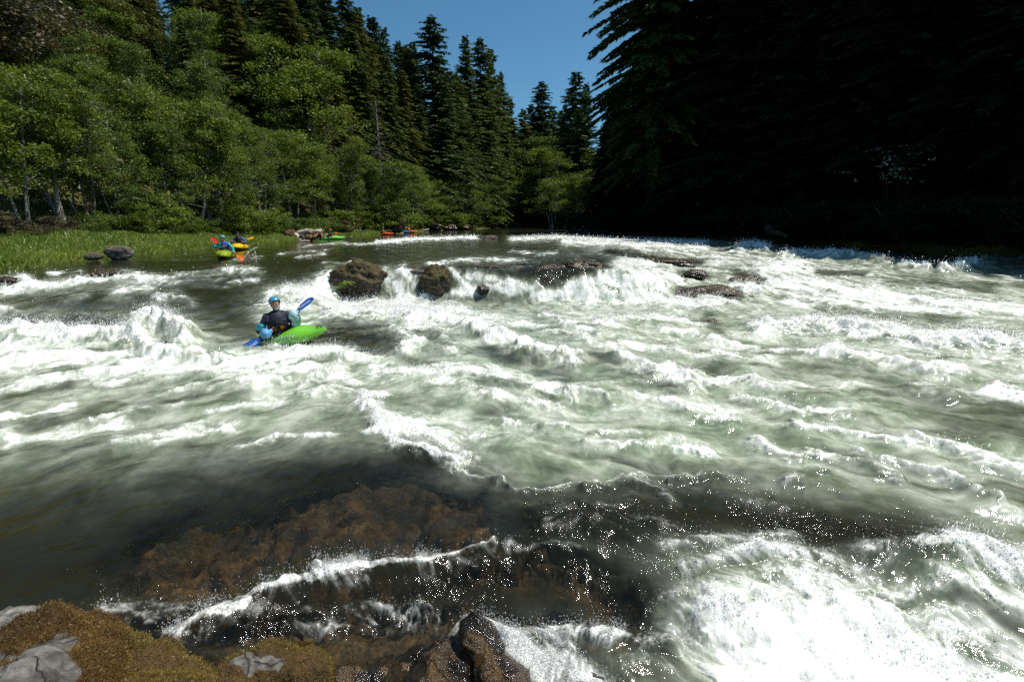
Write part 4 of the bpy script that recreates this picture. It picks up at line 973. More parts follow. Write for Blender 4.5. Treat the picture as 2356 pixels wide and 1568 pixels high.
# left bank
rock('bank_boulder', 274, 581, 20.5, 54, 27, 41, R_grey, 'angular grey boulder with brown moss on the grassy left bank', 'boulder', None, .8, 5, .2)
rock('bank_boulder', 214, 590, 19.6, 40, 15, 42, R_grey, 'low dark stone left of the angular grey boulder', 'boulder', None, .7)
rock('bank_boulder', 778, 525, 57, 58, 32, 43, R_tan, 'big rounded brown boulder behind the green kayak', 'boulder')
rock('bank_boulder', 668, 543, 41, 28, 26, 44, R_tan, 'tan boulder at the left end of the driftwood pile', 'boulder')
rock('bank_boulder', 684, 532, 44, 28, 16, 45, R_tan, 'brown boulder behind the driftwood pile', 'boulder')
rock('bank_boulder', 711, 540, 41.5, 15, 15, 46, R_grey, 'grey stone resting against the long pale log', 'boulder')
rock('bank_boulder', 696, 547, 40.5, 14, 14, 47, R_grey, 'grey stone under the long pale log', 'boulder')
rock('bank_boulder', 908, 511, 66, 42, 40, 48, R_tan, 'tall moss capped boulder above the far blue kayak', 'boulder')
for i, (u, v, Y_, w_, h_, lb) in enumerate([(1000, 522, 90, 36, 18, 'leftmost of the brown rocks on the far bank'), (1034, 524, 96, 34, 14, 'middle of the brown rocks on the far bank'), (1068, 523, 102, 30, 14, 'rightmost of the three brown rocks before the gravelly gap'),
        (1186, 518, 142, 28, 10, 'dark brown rock on the far bank near the bend'), (1224, 517, 150, 34, 9, 'low brown rock at the bend below the green grass')]):
    rock('bank_boulder', u, v, Y_, w_, h_, 60 + i, R_gold if i < 3 else R_tan, lb, 'boulder', 'far bank rocks')

# ------------------------------------------------------------------ the outcrop in front of the camera
def outcrop(name, lumps, voxel, seed, mat, mossfn, label, amp=.05, dv=0):
    mb = MB()
    for (u, v, z, rx, ry, rz_) in lumps:
        mb.ell(at_z(u, v + dv, z) - np.array([0, 0, rz_ * .55]), (rx, ry, rz_), Euler((rng.normal() * .2, rng.normal() * .2, rng.random() * 3)).to_matrix())
    me = remesh(mb, voxel, 3)
    n = len(me.vertices); v = np.empty(n * 3, np.float32); me.vertices.foreach_get('co', v); v = v.reshape(-1, 3).astype(float)
    nr = np.empty(n * 3, np.float32); me.vertices.foreach_get('normal', nr); nr = nr.reshape(-1, 3)
    v += nr * (amp * noise3(v * 4 + seed, seed) + amp * .45 * noise3(v * 11 + seed, seed + 1) + amp * .2 * noise3(v * 30, seed + 2))[:, None]
    c = v.mean(0); me.vertices.foreach_set('co', (v - c).astype(np.float32).ravel()); me.update()
    ms = mossfn(*project(v[:, 0], v[:, 1], v[:, 2])[:2], v, nr)
    at = me.attributes.new('moss', 'FLOAT', 'POINT'); at.data.foreach_set('value', ms.astype(np.float32))
    o = link(name, me, mat, None, c); tag(o, label, 'rock')
    return o, v - c, nr, ms
def moss_tufts(o, v, nr, ms, n, size, mat, label=None):
    nr2 = np.empty(len(v) * 3, np.float32); o.data.vertices.foreach_get('normal', nr2); nr2 = nr2.reshape(-1, 3)
    k = np.nonzero((ms > .5) & (nr2[:, 2] > -.15))[0]
    if not len(k): return
    k = rng.choice(k, n); c = v[k] + rng.normal(size=(n, 3)) * .010
    ax = nr2[k] + rng.normal(size=(n, 3)) * .75; ax /= np.linalg.norm(ax, axis=1)[:, None]
    bb = np.cross(ax, rng.normal(size=(n, 3))); bb /= np.linalg.norm(bb, axis=1)[:, None]
    L = (size * rng.uniform(.5, 1.5, n))[:, None]; wd = L * .10
    vv = np.stack([c - bb * wd * .4, c + ax * L * .5 - bb * wd, c + ax * L, c + ax * L * .5 + bb * wd], 1).reshape(-1, 3)
    mb = MB(); tone = np.clip(.5 + .35 * noise3(v[k] * 5, 77) + rng.normal(size=n) * .22, 0, 1)
    mb.add(vv, np.arange(4 * n).reshape(-1, 4), None, np.repeat(tone, 4))
    m = link('moss', mb.mesh('moss'), mat, o); m['kind'] = 'stuff'
    return m
M_mossbr = leaf('brown_moss', (.066, .036, .009), (.25, .150, .036), None, .25, .03, 3.0)
M_mossyl = leaf('yellow_moss', (.085, .060, .010), (.30, .21, .030), None, .3, .03, 3.0)
def f_main(u, v, p, n):
    w_ = 75 * noise3(p * 3.2, 3) + 42 * noise3(p * 8, 6)
    bare = (1 - sstep(125, 185, u + w_ * .8 - .45 * (v - 1470))) * sstep(1372, 1400, v + .4 * w_)
    bare = bare * (1 - .95 * sstep(.22, .42, noise3(p * np.array([4, 4, 9]), 15)))
    return np.clip(1 - bare, 0, 1)
R_out = rockmat('lichen_grey_rock', (.27, .255, .23), (.085, .08, .07), MO_BR, 0, .95)
o, v_, n_, m_ = outcrop('mossy_outcrop', [(20, 1540, -.52, .42, .34, .5), (90, 1480, -.58, .34, .28, .42), (225, 1425, -.66, .15, .13, .30), (150, 1545, -.58, .34, .28, .42), (300, 1560, -.68, .28, .22, .38),
       (250, 1490, -.66, .22, .20, .34), (375, 1520, -.78, .15, .13, .26), (410, 1575, -.74, .2, .16, .3), (40, 1660, -.4, .6, .36, .5), (300, 1680, -.55, .4, .3, .42), (-90, 1500, -.5, .4, .36, .5), (10, 1440, -.62, .3, .22, .36)], .012, 3, R_out, f_main,
       'grey lichened rock outcrop covered in brown and yellow moss at the near corner', .075, 34)
moss_tufts(o, v_, n_, np.where(project(*(v_ + np.array(o.location)).T)[0] < 285, m_, 0), 95000, .0135, M_mossbr)
moss_tufts(o, v_, n_, np.where(project(*(v_ + np.array(o.location)).T)[0] >= 270, m_, 0), 60000, .0125, M_mossyl)
o, v_, n_, m_ = outcrop('mossy_rock', [(600, 1545, -.80, .24, .2, .26), (690, 1540, -.84, .17, .16, .22), (540, 1590, -.78, .24, .2, .3)], .011, 13, R_out,
       lambda u, v, p, n: np.clip(1 - (1 - sstep(20, 60, np.hypot((u - 580) * .9, (v - 1526) * 2.0) + 34 * noise3(p * 8, 8) + 20 * noise3(p * 21, 9))), 0, 1),
       'small rock with yellow brown moss and a bare grey patch beside the outcrop', .04)
moss_tufts(o, v_, n_, m_, 34000, .011, M_mossyl)
wetm = lambda u, v, p, n: np.clip(.45 + .6 * noise3(p * 5, 21), 0, 1)
o, *_ = outcrop('wet_rock', [(1120, 1480, -.95, .17, .18, .3), (1030, 1520, -1.02, .34, .22, .24), (1140, 1560, -.98, .2, .2, .3), (900, 1550, -1.05, .38, .2, .2), (1000, 1600, -.98, .34, .28, .3), (800, 1590, -1.07, .3, .2, .2)], .011, 23, R_wet, wetm,
       'dark wet domed rock glittering beside the near white chute', .06)
o, *_ = outcrop('wet_rock', [(1310, 1560, -1.10, .24, .2, .2), (1430, 1570, -1.14, .24, .2, .18), (1380, 1620, -1.05, .3, .2, .24)], .011, 27, R_wet, wetm,
       'flat brown wet rock under foam at the bottom edge right of the dome', .06)

# ------------------------------------------------------------------ small plants on the boulder
def fern(u, v, Y, size, n, label, mat):
    p = at_y(u, v, Y); e = empty('fern', p); mb = MB()
    for k in range(n):
        a = rng.random() * 6.28; L = size * rng.uniform(.6, 1.1)
        for q in np.linspace(.15, 1, 9):
            c = np.array([math.cos(a) * L * q, math.sin(a) * L * q - .05, L * (.75 * q - .8 * q * q)])
            mb.quads_rand(np.repeat(c[None], 2, 0) + rng.normal(size=(2, 3)) * .012, rng.normal(size=(2, 3)) * .4 + [0, -.5, 1], np.full(2, L * .32 * (1.1 - q * .6)), .4)
    link('fronds', mb.mesh('fronds'), mat, e); tag(e, label, 'fern')
fern(797, 652, 15.0, .30, 16, 'bright green fern on the left face of the mossy boulder', M_bright)
fern(777, 662, 15.0, .24, 12, 'smaller fern low on the left edge of the mossy boulder', M_bright)
fern(1008, 634, 15.3, .20, 10, 'little fern on the upright rock between the falls', M_bright)
fern(845, 610, 15.9, .20, 12, 'grassy tuft on top of the mossy boulder', M_bright)

# ------------------------------------------------------------------ driftwood
M_drift = plain('bleached_wood', (.46, .38, .29), .85, .2, .3, 3, .004); M_drift2 = plain('red_brown_wood', (.20, .105, .065), .9, .2, .35, 3, .004)
def stick(name, pts, r0, r1, mat, label, group=None):
    P3 = np.array([at_y(*q) for q in pts]); base = P3[0]
    if len(P3) == 2: P3 = np.linspace(P3[0], P3[1], 5)
    mb = MB(); P3 = P3 - base; n = len(P3); P3 = P3 + rng.normal(size=P3.shape) * r0 * .25
    mb.tube(P3, np.linspace(r0, r1, n), 8)
    o = link(name, mb.mesh(name, True), mat, None, base); tag(o, label, 'driftwood', group); return o
stick('log', [(680, 538, 42), (736, 530, 42)], .27, .20, M_drift, 'long pale bleached log lying across the driftwood pile')
stick('log', [(702, 548, 40.8), (722, 545.5, 40.8)], .30, .26, M_drift2, 'red brown log at the foot of the driftwood pile')
stick('log', [(722, 546, 40.6), (733, 540, 41)], .24, .2, M_drift2, 'short red brown log leaning up in the driftwood pile')
stick('log', [(678, 540, 40.9), (692, 553, 40.2)], .22, .12, M_drift, 'grey log sloping down from the tan boulder to the water')
for i in range(18):
    u0, v0 = rng.uniform(718, 746), rng.uniform(531, 551); a = rng.uniform(-.5, 2.2)
    L = rng.uniform(7, 17); stick('driftwood_branch', [(u0, v0, 41.2), (u0 + L * .5 * math.cos(a), v0 - L * .3 * math.sin(a) - 1, 41 + rng.normal() * .3), (u0 + L * math.cos(a), v0 - L * .6 * math.sin(a), 41 + rng.normal() * .4)],
         rng.uniform(.07, .13), .04, M_drift if i % 3 else M_drift2, 'bleached branch tangled in the root end of the driftwood pile', 'branches of the driftwood pile')
stick('driftwood_branch', [(684, 556.5, 39.5), (700, 554.5, 39.5), (712, 553, 39.6)], .09, .05, M_drift, 'thin pale branch lying along the waterline below the pile')
stick('log', [(968, 531, 84), (978, 529, 84), (986, 526, 84)], .25, .14, M_drift, 'white driftwood log on the far bank right of the orange kayak')
stick('log', [(1763, 524, 36.5), (1807, 546, 34)], .26, .14, M_barkdark, 'dark fallen trunk slanting into the river at the black right shore')
# ------------------------------------------------------------------ kayaks, paddlers, paddles
def kayak_hull_fn(L, Wd, rock=.22, deckh=.27):
    """returns f(s, a) -> point; s in [-1, 1] along the boat (bow +), a in [0, 2pi) round the section (0 = right gunwale, pi/2 = deck)"""
    def f(s, a):
        s = np.asarray(s, float); a = np.asarray(a, float)
        hw = Wd / 2 * np.clip(1 - np.abs(s) ** 2.6, 0, 1) ** .74
        keel = -.10 + rock * np.abs(s) ** 2.6
        deck = deckh * (1 - .55 * np.abs(s) ** 1.8) + .02 + .07 * np.abs(s) ** 3 + .06 * np.exp(-((s - .38) / .25) ** 2)
        gun = keel * .35 + deck * .65 - .03
        ca, sa = np.cos(a), np.sin(a)
        y = -hw * np.sign(ca) * np.abs(ca) ** .75
        z = np.where(sa > 0, gun + (deck - gun) * np.abs(sa) ** 1.15, gun + (keel - gun) * np.abs(sa) ** .62)
        return np.stack([s * L / 2 * np.ones_like(a), y, z], -1)
    return f
def kayak_meshes(L, Wd, rock=.22, deckh=.27, cock=-.08):
    f = kayak_hull_fn(L, Wd, rock, deckh); ns, na = 44, 32
    s = -np.cos(np.linspace(.03, math.pi - .03, ns)); a = np.arange(na) / na * 2 * np.pi
    v = f(s[:, None], a[None]).reshape(-1, 3); v = np.vstack([v, f(-1., 1.57)[None], f(1., 1.57)[None]])
    i = np.arange(ns - 1)[:, None] * na; j = np.arange(na)[None]; j2 = (j + 1) % na
    q = np.stack([i + j, i + na + j, i + na + j2, i + j2], -1).reshape(-1, 4)
    t = [(ns * na, j_, (j_ + 1) % na) for j_ in range(na)] + [(ns * na + 1, (ns - 1) * na + (j_ + 1) % na, (ns - 1) * na + j_) for j_ in range(na)]
    hull = np_mesh('hull', v, quads=q, tris=np.array(t), smooth=True)
    th = np.linspace(0, 2 * np.pi, 37)[:-1]
    cx = cock * L / 2
    rim = [(cx + .42 * math.cos(x), .235 * math.sin(x), deckh + .045 + .035 * math.cos(x)) for x in th]
    mb = MB(); rim.append(rim[0]); rim.append(rim[1]); mb.tube(rim, .018, 6, False); cr = mb.mesh('cockpit_rim', True)
    sk = [(0.0, 0.0, .10)]
    vv = [(cx - .02, 0, deckh + .17)]
    for rr, hh in ((.35, .13), (.7, .075), (.99, .045)):
        for x in th: vv.append((cx + .42 * rr * math.cos(x), .235 * rr * math.sin(x), deckh + hh + .035 * rr * math.cos(x)))
    k = 36; qs = []; ts = [(0, 1 + x, 1 + (x + 1) % k) for x in range(k)]
    for r0 in range(2):
        for x in range(k): qs.append((1 + r0 * k + x, 1 + (r0 + 1) * k + x, 1 + (r0 + 1) * k + (x + 1) % k, 1 + r0 * k + (x + 1) % k))
    skirt = np_mesh('spray_skirt', vv, quads=qs, tris=ts, smooth=True)
    gh = []
    for sgn in (-1, 1):
        mb = MB(); p = f(.88 * sgn, 1.57); mb.tube([p + [-.07, 0, -.005], p + [-.04, 0, .035], p + [.04, 0, .035], p + [.07, 0, -.005]], .011, 5); gh.append(mb.mesh('grab_handle', True))
    return f, hull, cr, skirt, gh

def blade_mesh(Lb=.47, Wb=.195):
    """asymmetric whitewater blade lying along +x from its throat at the origin, face +z"""
    n = 18; x = np.linspace(0, 1, n)
    top = Wb * .56 * np.interp(x, [0, .12, .4, .75, .92, 1], [.13, .38, .9, 1, .82, .35]); bot = Wb * .46 * np.interp(x, [0, .12, .4, .7, .88, 1], [.13, .32, .85, .95, .7, .1])
    m = 7; v = []; 
    for side in (1, -1):
        for i in range(n):
            for j in range(m):
                w_ = j / (m - 1) * 2 - 1; y = top[i] * w_ if w_ > 0 else bot[i] * w_
                z = .018 * w_ * w_ + .02 * math.sin(x[i] * 3.1) + (.004 * side) * (1 - w_ ** 4) + .012 * math.exp(-(w_ / .16) ** 2) * (1 - x[i]) * side + .03 * x[i] ** 2
                v.append((x[i] * Lb, y, z))
    q = []
    for sd, off in ((1, 0), (-1, n * m)):
        for i in range(n - 1):
            for j in range(m - 1):
                a = off + i * m + j; f4 = (a, a + m, a + m + 1, a + 1); q.append(f4 if sd > 0 else f4[::-1])
    for i in range(n - 1):
        for j in (0, m - 1):
            a = i * m + j; f4 = (a, a + m, a + m + n * m, a + n * m); q.append(f4 if j else f4[::-1])
    return np_mesh('blade', v, quads=q, smooth=True)
BLADE = blade_mesh()

M_pcb = plain('carbon_shaft', (.012, .012, .013), .35, .5)
def decal(text, size, fn, name, mat, parent):
    """white lettering laid on a surface: fn maps flat text coordinates to the surface"""
    cu = bpy.data.curves.new('txt', 'FONT'); cu.body = text; cu.size = size; cu.align_x = 'CENTER'; cu.align_y = 'CENTER'; cu.resolution_u = 2
    o = bpy.data.objects.new('txt', cu); col.objects.link(o)
    me = bpy.data.meshes.new_from_object(o.evaluated_get(bpy.context.evaluated_depsgraph_get())); bpy.data.objects.remove(o)
    bm = bmesh.new(); bm.from_mesh(me); bmesh.ops.subdivide_edges(bm, edges=[e for e in bm.edges if e.calc_length() > size * .12], cuts=2); bmesh.ops.triangulate(bm, faces=bm.faces[:]); bm.to_mesh(me); bm.free()
    v = np.empty(len(me.vertices) * 3, np.float32); me.vertices.foreach_get('co', v); v = v.reshape(-1, 3)
    me.vertices.foreach_set('co', np.asarray(fn(v[:, 0], v[:, 1]), np.float32).ravel()); me.update(); me.materials.clear()
    return link(name, me, mat, parent)

def paddle(name, p0, p1, face0, face1, mat, mat2, label, cat='paddle', group=None, text=None, Lb=.47, ring=None):
    """paddle between blade tips p0 and p1; face0 / face1: directions the blade faces look"""
    p0 = np.asarray(p0, float); p1 = np.asarray(p1, float); c = (p0 + p1) / 2; e = empty(name, c); d = (p1 - p0); L = np.linalg.norm(d); d /= L
    mb = MB(); mb.tube(np.linspace(-d * (L / 2 - Lb * .8), d * (L / 2 - Lb * .8), 9), .0155, 10); link('shaft', mb.mesh('shaft', True), M_pcb, e)
    if ring: 
        mb = MB(); mb.tube(np.linspace(-d * (L / 2 - Lb), -d * (L / 2 - Lb - .1), 4), .019, 10); link('shaft_collar', mb.mesh('shaft_collar', True), ring, e)
    for sg, fc, mt in ((-1, face0, mat), (1, face1, mat2)):
        X_ = Vector(d * sg); Z_ = Vector(fc); Y_ = Z_.cross(X_).normalized(); Z_ = X_.cross(Y_).normalized()
        b = link('blade', BLADE, None, e); b.matrix_local = Matrix.Translation(Vector(d * sg * (L / 2 - Lb))) @ Matrix((X_, Y_, Z_)).transposed().to_4x4()
        if not BLADE.materials: BLADE.materials.append(mt)
        b.material_slots[0].link = 'OBJECT'; b.material_slots[0].material = mt; b.scale = (Lb / .47,) * 3
        if text:
            fl = text.get(sg)
            if fl:
                off, s1 = fl
                decal('WERNER', .068, lambda x, y: np.stack([.255 + s1 * x, .035 * off + s1 * y, .053 + .018 * ((.035 * off + s1 * y) / .1) ** 2 + 0 * x], 1), 'lettering', M_white, b)
    tag(e, label, cat, group); return e
M_white = plain('white_print', (.72, .76, .8), .5, .4, .1)

def hand(mb, wrist, grip, axis, palm_n):
    """a palm at the wrist, four fingers and a thumb closing round a shaft at grip along axis; palm_n: from the shaft to the back of the hand"""
    wrist, grip, axis, palm_n = [np.asarray(q, float) for q in (wrist, grip, axis, palm_n)]
    axis /= np.linalg.norm(axis); palm_n = palm_n - axis * (palm_n @ axis); palm_n /= np.linalg.norm(palm_n); side = np.cross(axis, palm_n)
    if (wrist - grip) @ side > 0: side = -side
    kn = grip + palm_n * .034
    mb.capsule(wrist, kn - side * .015, .026, .036, 12)
    for k, (o, L) in enumerate(((-.033, .9), (-.011, 1.0), (.011, .96), (.033, .8))):
        b = kn + axis * o; pts = []
        for a in np.linspace(20, 20 + 215 * L, 8):
            pts.append(grip + axis * o + .029 * (palm_n * math.cos(R(a)) + side * math.sin(R(a))))
        mb.tube(np.array(pts), np.linspace(.0105, .008, 8), 7)
    pts = [kn - side * .03 + axis * .045, grip + axis * .05 - side * .032, grip + axis * .035 - side * .022 - palm_n * .02, grip + axis * .02 - palm_n * .03]
    mb.tube(np.array(pts), [.013, .012, .011, .009], 7)

def head_shape(mb, M, c):
    """human head: x forward, y left, z up; c = centre of the skull"""
    def E(p, r): mb.ell(np.array(M.to_3x3() @ Vector(p)) + c, r, M)
    E((0, 0, .015), (.098, .076, .108)); E((.022, 0, -.062), (.068, .060, .062)); E((.052, 0, -.098), (.030, .034, .026))
    E((.088, 0, .022), (.018, .052, .012)); E((.101, 0, -.020), (.022, .014, .030)); E((.112, 0, -.032), (.016, .016, .012))
    for s in (-1, 1):
        E((.072, .036 * s, -.022), (.026, .026, .022)); E((.0, .078 * s, -.012), (.020, .010, .032)); E((.106, .012 * s, -.036), (.010, .008, .008))
    E((.090, 0, -.066), (.014, .026, .007)); E((.088, 0, -.077), (.014, .022, .008))

def helmet_mesh(M, c, r=(.125, .107, .118), cut=-.20, peak=True):
    th = np.linspace(0, np.pi * .62, 16); ph = np.arange(30) / 30 * 2 * np.pi
    T, P2 = np.meshgrid(th, ph, indexing='ij')
    low = np.where(np.cos(P2) > .35, .40 * np.pi, .64 * np.pi); low = low + (0.58 * np.pi - low) * np.exp(-((np.cos(P2) - .35) / .25) ** 2)
    T = T / th[-1] * low
    v = np.stack([np.sin(T) * np.cos(P2) * r[0], np.sin(T) * np.sin(P2) * r[1], np.cos(T) * r[2] + .02], -1).reshape(-1, 3)
    inner = v * .93; n = len(v); k = 30; m = 16
    i = np.arange(m - 1)[:, None] * k; j = np.arange(k)[None]; j2 = (j + 1) % k
    q = np.stack([i + j, i + k + j, i + k + j2, i + j2], -1).reshape(-1, 4)
    rim = np.stack([(m - 1) * k + np.arange(k), (m - 1) * k + np.arange(k) + n, (m - 1) * k + (np.arange(k) + 1) % k + n, (m - 1) * k + (np.arange(k) + 1) % k], 1)
    V_ = np.vstack([v, inner]) @ np.array(M.to_3x3()).T + c
    return np_mesh('helmet', V_, quads=np.vstack([q, q[:, ::-1] + n, rim]), smooth=True)

def assign(me, mats, fn):
    for m in mats: me.materials.append(m)
    c = np.empty(len(me.polygons) * 3, np.float32); me.polygons.foreach_get('center', c); c = c.reshape(-1, 3)
    me.polygons.foreach_set('material_index', fn(c).astype(np.int32)); me.update()

M_skin = plain('skin', (.42, .20, .125), .5, .4, .12, 30)
M_eye = plain('eye', (.03, .022, .018), .25, .5)
M_navy = plain('navy_drytop', (.026, .028, .050), .62, .3, .25, 9, .006)
M_black = plain('black_neoprene', (.010, .010, .012), .6, .3, .2, 9, .004)
M_navyv = plain('navy_vest', (.020, .021, .038), .7, .3, .25, 14, .006)
M_cyan = plain('cyan_nylon', (.035, .36, .50), .5, .4, .12, 12, .004)
M_pogie = plain('pale_blue_mitt', (.13, .38, .66), .55, .35, .3, 10, .008)
M_pogie2 = plain('wet_pale_mitt', (.34, .52, .60), .55, .35, .3, 10, .008)
M_beard = plain('grey_beard', (.56, .535, .50), .9, .1, .14, 40, 0)
M_orange = plain('orange_webbing', (.62, .20, .02), .6, .3, .2, 20)
M_lime = plain('lime_plastic', (.19, .58, .035), .28, .5, .05, 5, 0, .3)
M_blueb = plain('blue_blade', (.020, .115, .42), .28, .5, .12, 6, 0, .3)
M_helm = plain('steel_blue_helmet', (.055, .25, .40), .22, .6, .08, 5, 0, .4)

# ---- the near paddler -------------------------------------------------------------------------------------------------
KO = at_t(648, 772, 9.45)                    # seat of the kayak on the wave face
f_, hull, rimm, skirt, grab = kayak_meshes(2.45, .62, .20, .185, -.06)
kk = empty('kayak', KO + np.array([.02, 0, -.11])); kk.rotation_euler = Euler((R(14), R(-11), R(-20)), 'XYZ')
link('hull', hull, M_lime, kk); link('cockpit_rim', rimm, M_black, kk); [link('grab_handle', g_, M_black, kk) for g_ in grab]
def side_fn(x, y):
    s = (x + .30) / 1.225; a = 2 * np.pi + .50 + np.clip(y / .17, -1, 1) * .62
    p = f_(s, a); nrm_ = np.stack([0 * x, -np.cos(a - 2 * np.pi), np.sin(a - 2 * np.pi) * .9 + .3], 1); return p + nrm_ * .014
decal('JACKSON', .155, side_fn, 'lettering', M_white, kk)
tag(kk, 'lime green kayak surging over the near wave with lettering on its side', 'kayak')

def W3(r, u, c): return KO + np.array([r, -c, u])       # right, up, toward the camera
pe = empty('person', KO + np.array([0, 0, .05]))
PEo = np.array(pe.location)
def L3(r, u, c): return W3(r, u, c) - PEo
hip = L3(-.03, .02, 0); chest = L3(-.03, .38, .03); neck = L3(-.02, .53, .03); skull = L3(-.03, .685, .05)
sR, sL = L3(-.195, .425, .13), L3(.145, .445, -.06)
eR, eL = L3(-.335, .14, .20), L3(.34, .17, .04)
TL, TR = at_t(556, 809, 8.95), at_t(725, 689, 9.3)
gR, gL = TL + (TR - TL) * .335 - PEo, TL + (TR - TL) * .70 - PEo
wR, wL = gR + np.array([-.045, .03, .01]), gL + np.array([.02, .03, -.07])
hd = Matrix.Rotation(R(-40), 3, 'Z') @ Matrix.Rotation(R(-4), 3, 'Y')
mb = MB()
mb.capsule(hip, chest, .165, .175, 18); mb.ell((hip + chest) / 2 + [0, -.03, 0], (.20, .145, .24)); mb.ell(chest + [0, 0, -.02], (.19, .13, .16))
mb.capsule(chest, neck, .09, .062); mb.capsule(neck, skull + [0, 0, -.03], .060, .058)
for s_, e_, w_ in ((sR, eR, wR), (sL, eL, wL)):
    mb.capsule(chest + (s_ - chest) * .5 + [0, 0, .02], s_, .085, .074); mb.capsule(s_, e_, .070, .055); mb.capsule(e_, w_, .060, .042)
PD = (gL - gR) / np.linalg.norm(gL - gR)
head_shape(mb, hd, skull)
hand(mb, wR, gR, PD, [-.2, -.5, .8]); hand(mb, wL, gL, PD, [.1, -.8, .5])
body = remesh(mb, .0085, 2)
nz = neck[2] + .03
assign(body, [M_navy, M_skin, M_black], lambda c: np.where((c[:, 2] > nz + .045) & (np.hypot(c[:, 0] - skull[0], c[:, 1] - skull[1]) < .2), 1,
        np.where((np.hypot(c[:, 0] - neck[0], c[:, 1] - neck[1]) < .10) & (c[:, 2] > nz - .035), 2, np.where((np.linalg.norm(c - gR, axis=1) < .09) | (np.linalg.norm(c - gL, axis=1) < .09), 1, 0))))
link('body', body, None, pe)
def HP(p): return np.array(hd @ Vector(p)) + skull
mb = MB()
for s_ in (-1, 1): mb.ell(HP((.088, .031 * s_, .000)), (.010, .014, .007), hd)
link('eyes', mb.mesh('eyes', True), M_eye, pe)
mb = MB()
mb.ell(HP((.046, 0, -.106)), (.044, .044, .026), hd); mb.ell(HP((.098, 0, -.058)), (.016, .034, .008), hd); mb.ell(HP((.078, 0, -.100)), (.026, .028, .024), hd)
for s_ in (-1, 1):
    mb.ell(HP((.028, .054 * s_, -.072)), (.034, .013, .026), hd); mb.ell(HP((.092, .028 * s_, -.070)), (.014, .012, .020), hd); mb.ell(HP((.094, .030 * s_, .022)), (.010, .020, .006), hd)
bd = remesh(mb, .006, 1); link('beard', bd, M_beard, pe)
link('helmet', helmet_mesh(hd, skull + [0, 0, .012]), M_helm, pe)
mb = MB(); mb.tube([HP((.02, .088, -.02)), HP((.03, .080, -.07)), HP((.035, .05, -.125)), HP((.035, 0, -.135)), HP((.035, -.05, -.125)), HP((.03, -.080, -.07)), HP((.02, -.088, -.02))], .007, 6)
link('chin_strap', mb.mesh('chin_strap', True), M_black, pe)
# life vest: thick shell round the ribs with straps, pockets and webbing
mb = MB(); mb.ell(chest + [0, 0, -.09], (.215, .175, .19)); mb.capsule(chest + [-.02, 0, -.25], chest + [-.01, 0, -.04], .18, .165, 18)
for s_ in (sR, sL): mb.capsule(chest + (s_ - chest) * .72 + [0, -.07, -.06], chest + (s_ - chest) * .50 + [0, .0, .085], .050, .045); mb.capsule(chest + (s_ - chest) * .5 + [0, 0, .085], chest + (s_ - chest) * .72 + [0, .09, -.06], .045, .05)
vest = link('life_vest', remesh(mb, .011, 2), M_navyv, pe)
fr = np.array([.34, -.94, 0])
for px_, pz_, wx in ((-.045, -.185, .055), (.10, -.17, .05)):
    mb = MB(); c_ = chest + fr * .188 + np.array([px_, px_ * .36, pz_]); mb.ell(c_, (wx, .022, .05), Matrix.Rotation(R(20), 3, 'Z'))
    link('pocket', mb.mesh('pocket', True), M_orange, vest)
mb = MB()
for z0, z1 in ((-.09, -.05), (-.235, -.21)):
    mb.tube([chest + fr * .165 + [-.19, -.01, z0], chest + fr * .20 + [-.09, 0, z0 + .01], chest + fr * .212 + [.03, .01, (z0 + z1) / 2], chest + fr * .19 + [.15, .06, z1]], .014, 6, True, 1.0)
mb.tube([chest + fr * .20 + [-.02, 0, -.27], chest + fr * .218 + [.02, .01, -.15], chest + fr * .18 + [.0, .01, .02]], .011, 6)
link('webbing', mb.mesh('webbing', True), M_black, vest)
mb = MB(); mb.capsule(chest + fr * .20 + [.16, .06, -.08], chest + fr * .20 + [.18, .07, -.10], .014, .012); link('rescue_tab', mb.mesh('rescue_tab', True), plain('red_tab', (.6, .02, .04), .5), vest)
mb = MB(); mb.capsule(sR + (eR - sR) * .62, sR + (eR - sR) * .86, .078, .071, 16); mb.tube([sR + (eR - sR) * .86, sR + (eR - sR) * .93], [.074, .072], 16)
link('sleeve_band', remesh(mb, .010, 1), M_cyan, pe)
def mitt(w_, g_, mat, gaunt):
    mb = MB(); d_ = PD; up_ = np.array([-.05, -.25, .45])
    mb.ell(g_ + [0, -.01, .005], (.098, .085, .088), Matrix.Rotation(R(25), 3, 'Y')); mb.capsule(g_ + d_ * -.07, g_ + d_ * .085, .052, .045); mb.capsule(g_, w_ + (w_ - g_) * .4, .085, .088)
    if gaunt is not None: mb.capsule(w_, gaunt, .080, .088, 14)
    me = remesh(mb, .009, 2); n = len(me.vertices); v = np.empty(n * 3, np.float32); me.vertices.foreach_get('co', v); v = v.reshape(-1, 3).astype(float)
    nr = np.empty(n * 3, np.float32); me.vertices.foreach_get('normal', nr); v += nr.reshape(-1, 3) * (.012 * noise3(v * 14, 5) + .006 * noise3(v * 34, 6))[:, None]
    me.vertices.foreach_set('co', v.astype(np.float32).ravel()); me.update(); return link('paddle_mitt', me, mat, pe)
mitt(wR, gR, M_pogie, wR + (eR - wR) * .15); mitt(wL, gL, M_pogie2, wL + (eL - wL) * .55)
sk = link('spray_skirt', skirt, M_black, pe); sk.matrix_local = Matrix.Translation(Vector(KO - PEo) + Vector((.02, 0, -.11))) @ kk.rotation_euler.to_matrix().to_4x4()
tag(pe, 'paddler with blue helmet, grey beard and pale blue mitts leaning through the near wave', 'person')
g0, g1 = gR + PEo, gL + PEo
paddle('paddle', TL, TR, (.10, -.95, .30), (-.45, -.75, .55), M_blueb, M_blueb, 'blue bladed paddle with white lettering gripped by the paddler in the near wave', text={-1: (1, -1), 1: (0, 1)})

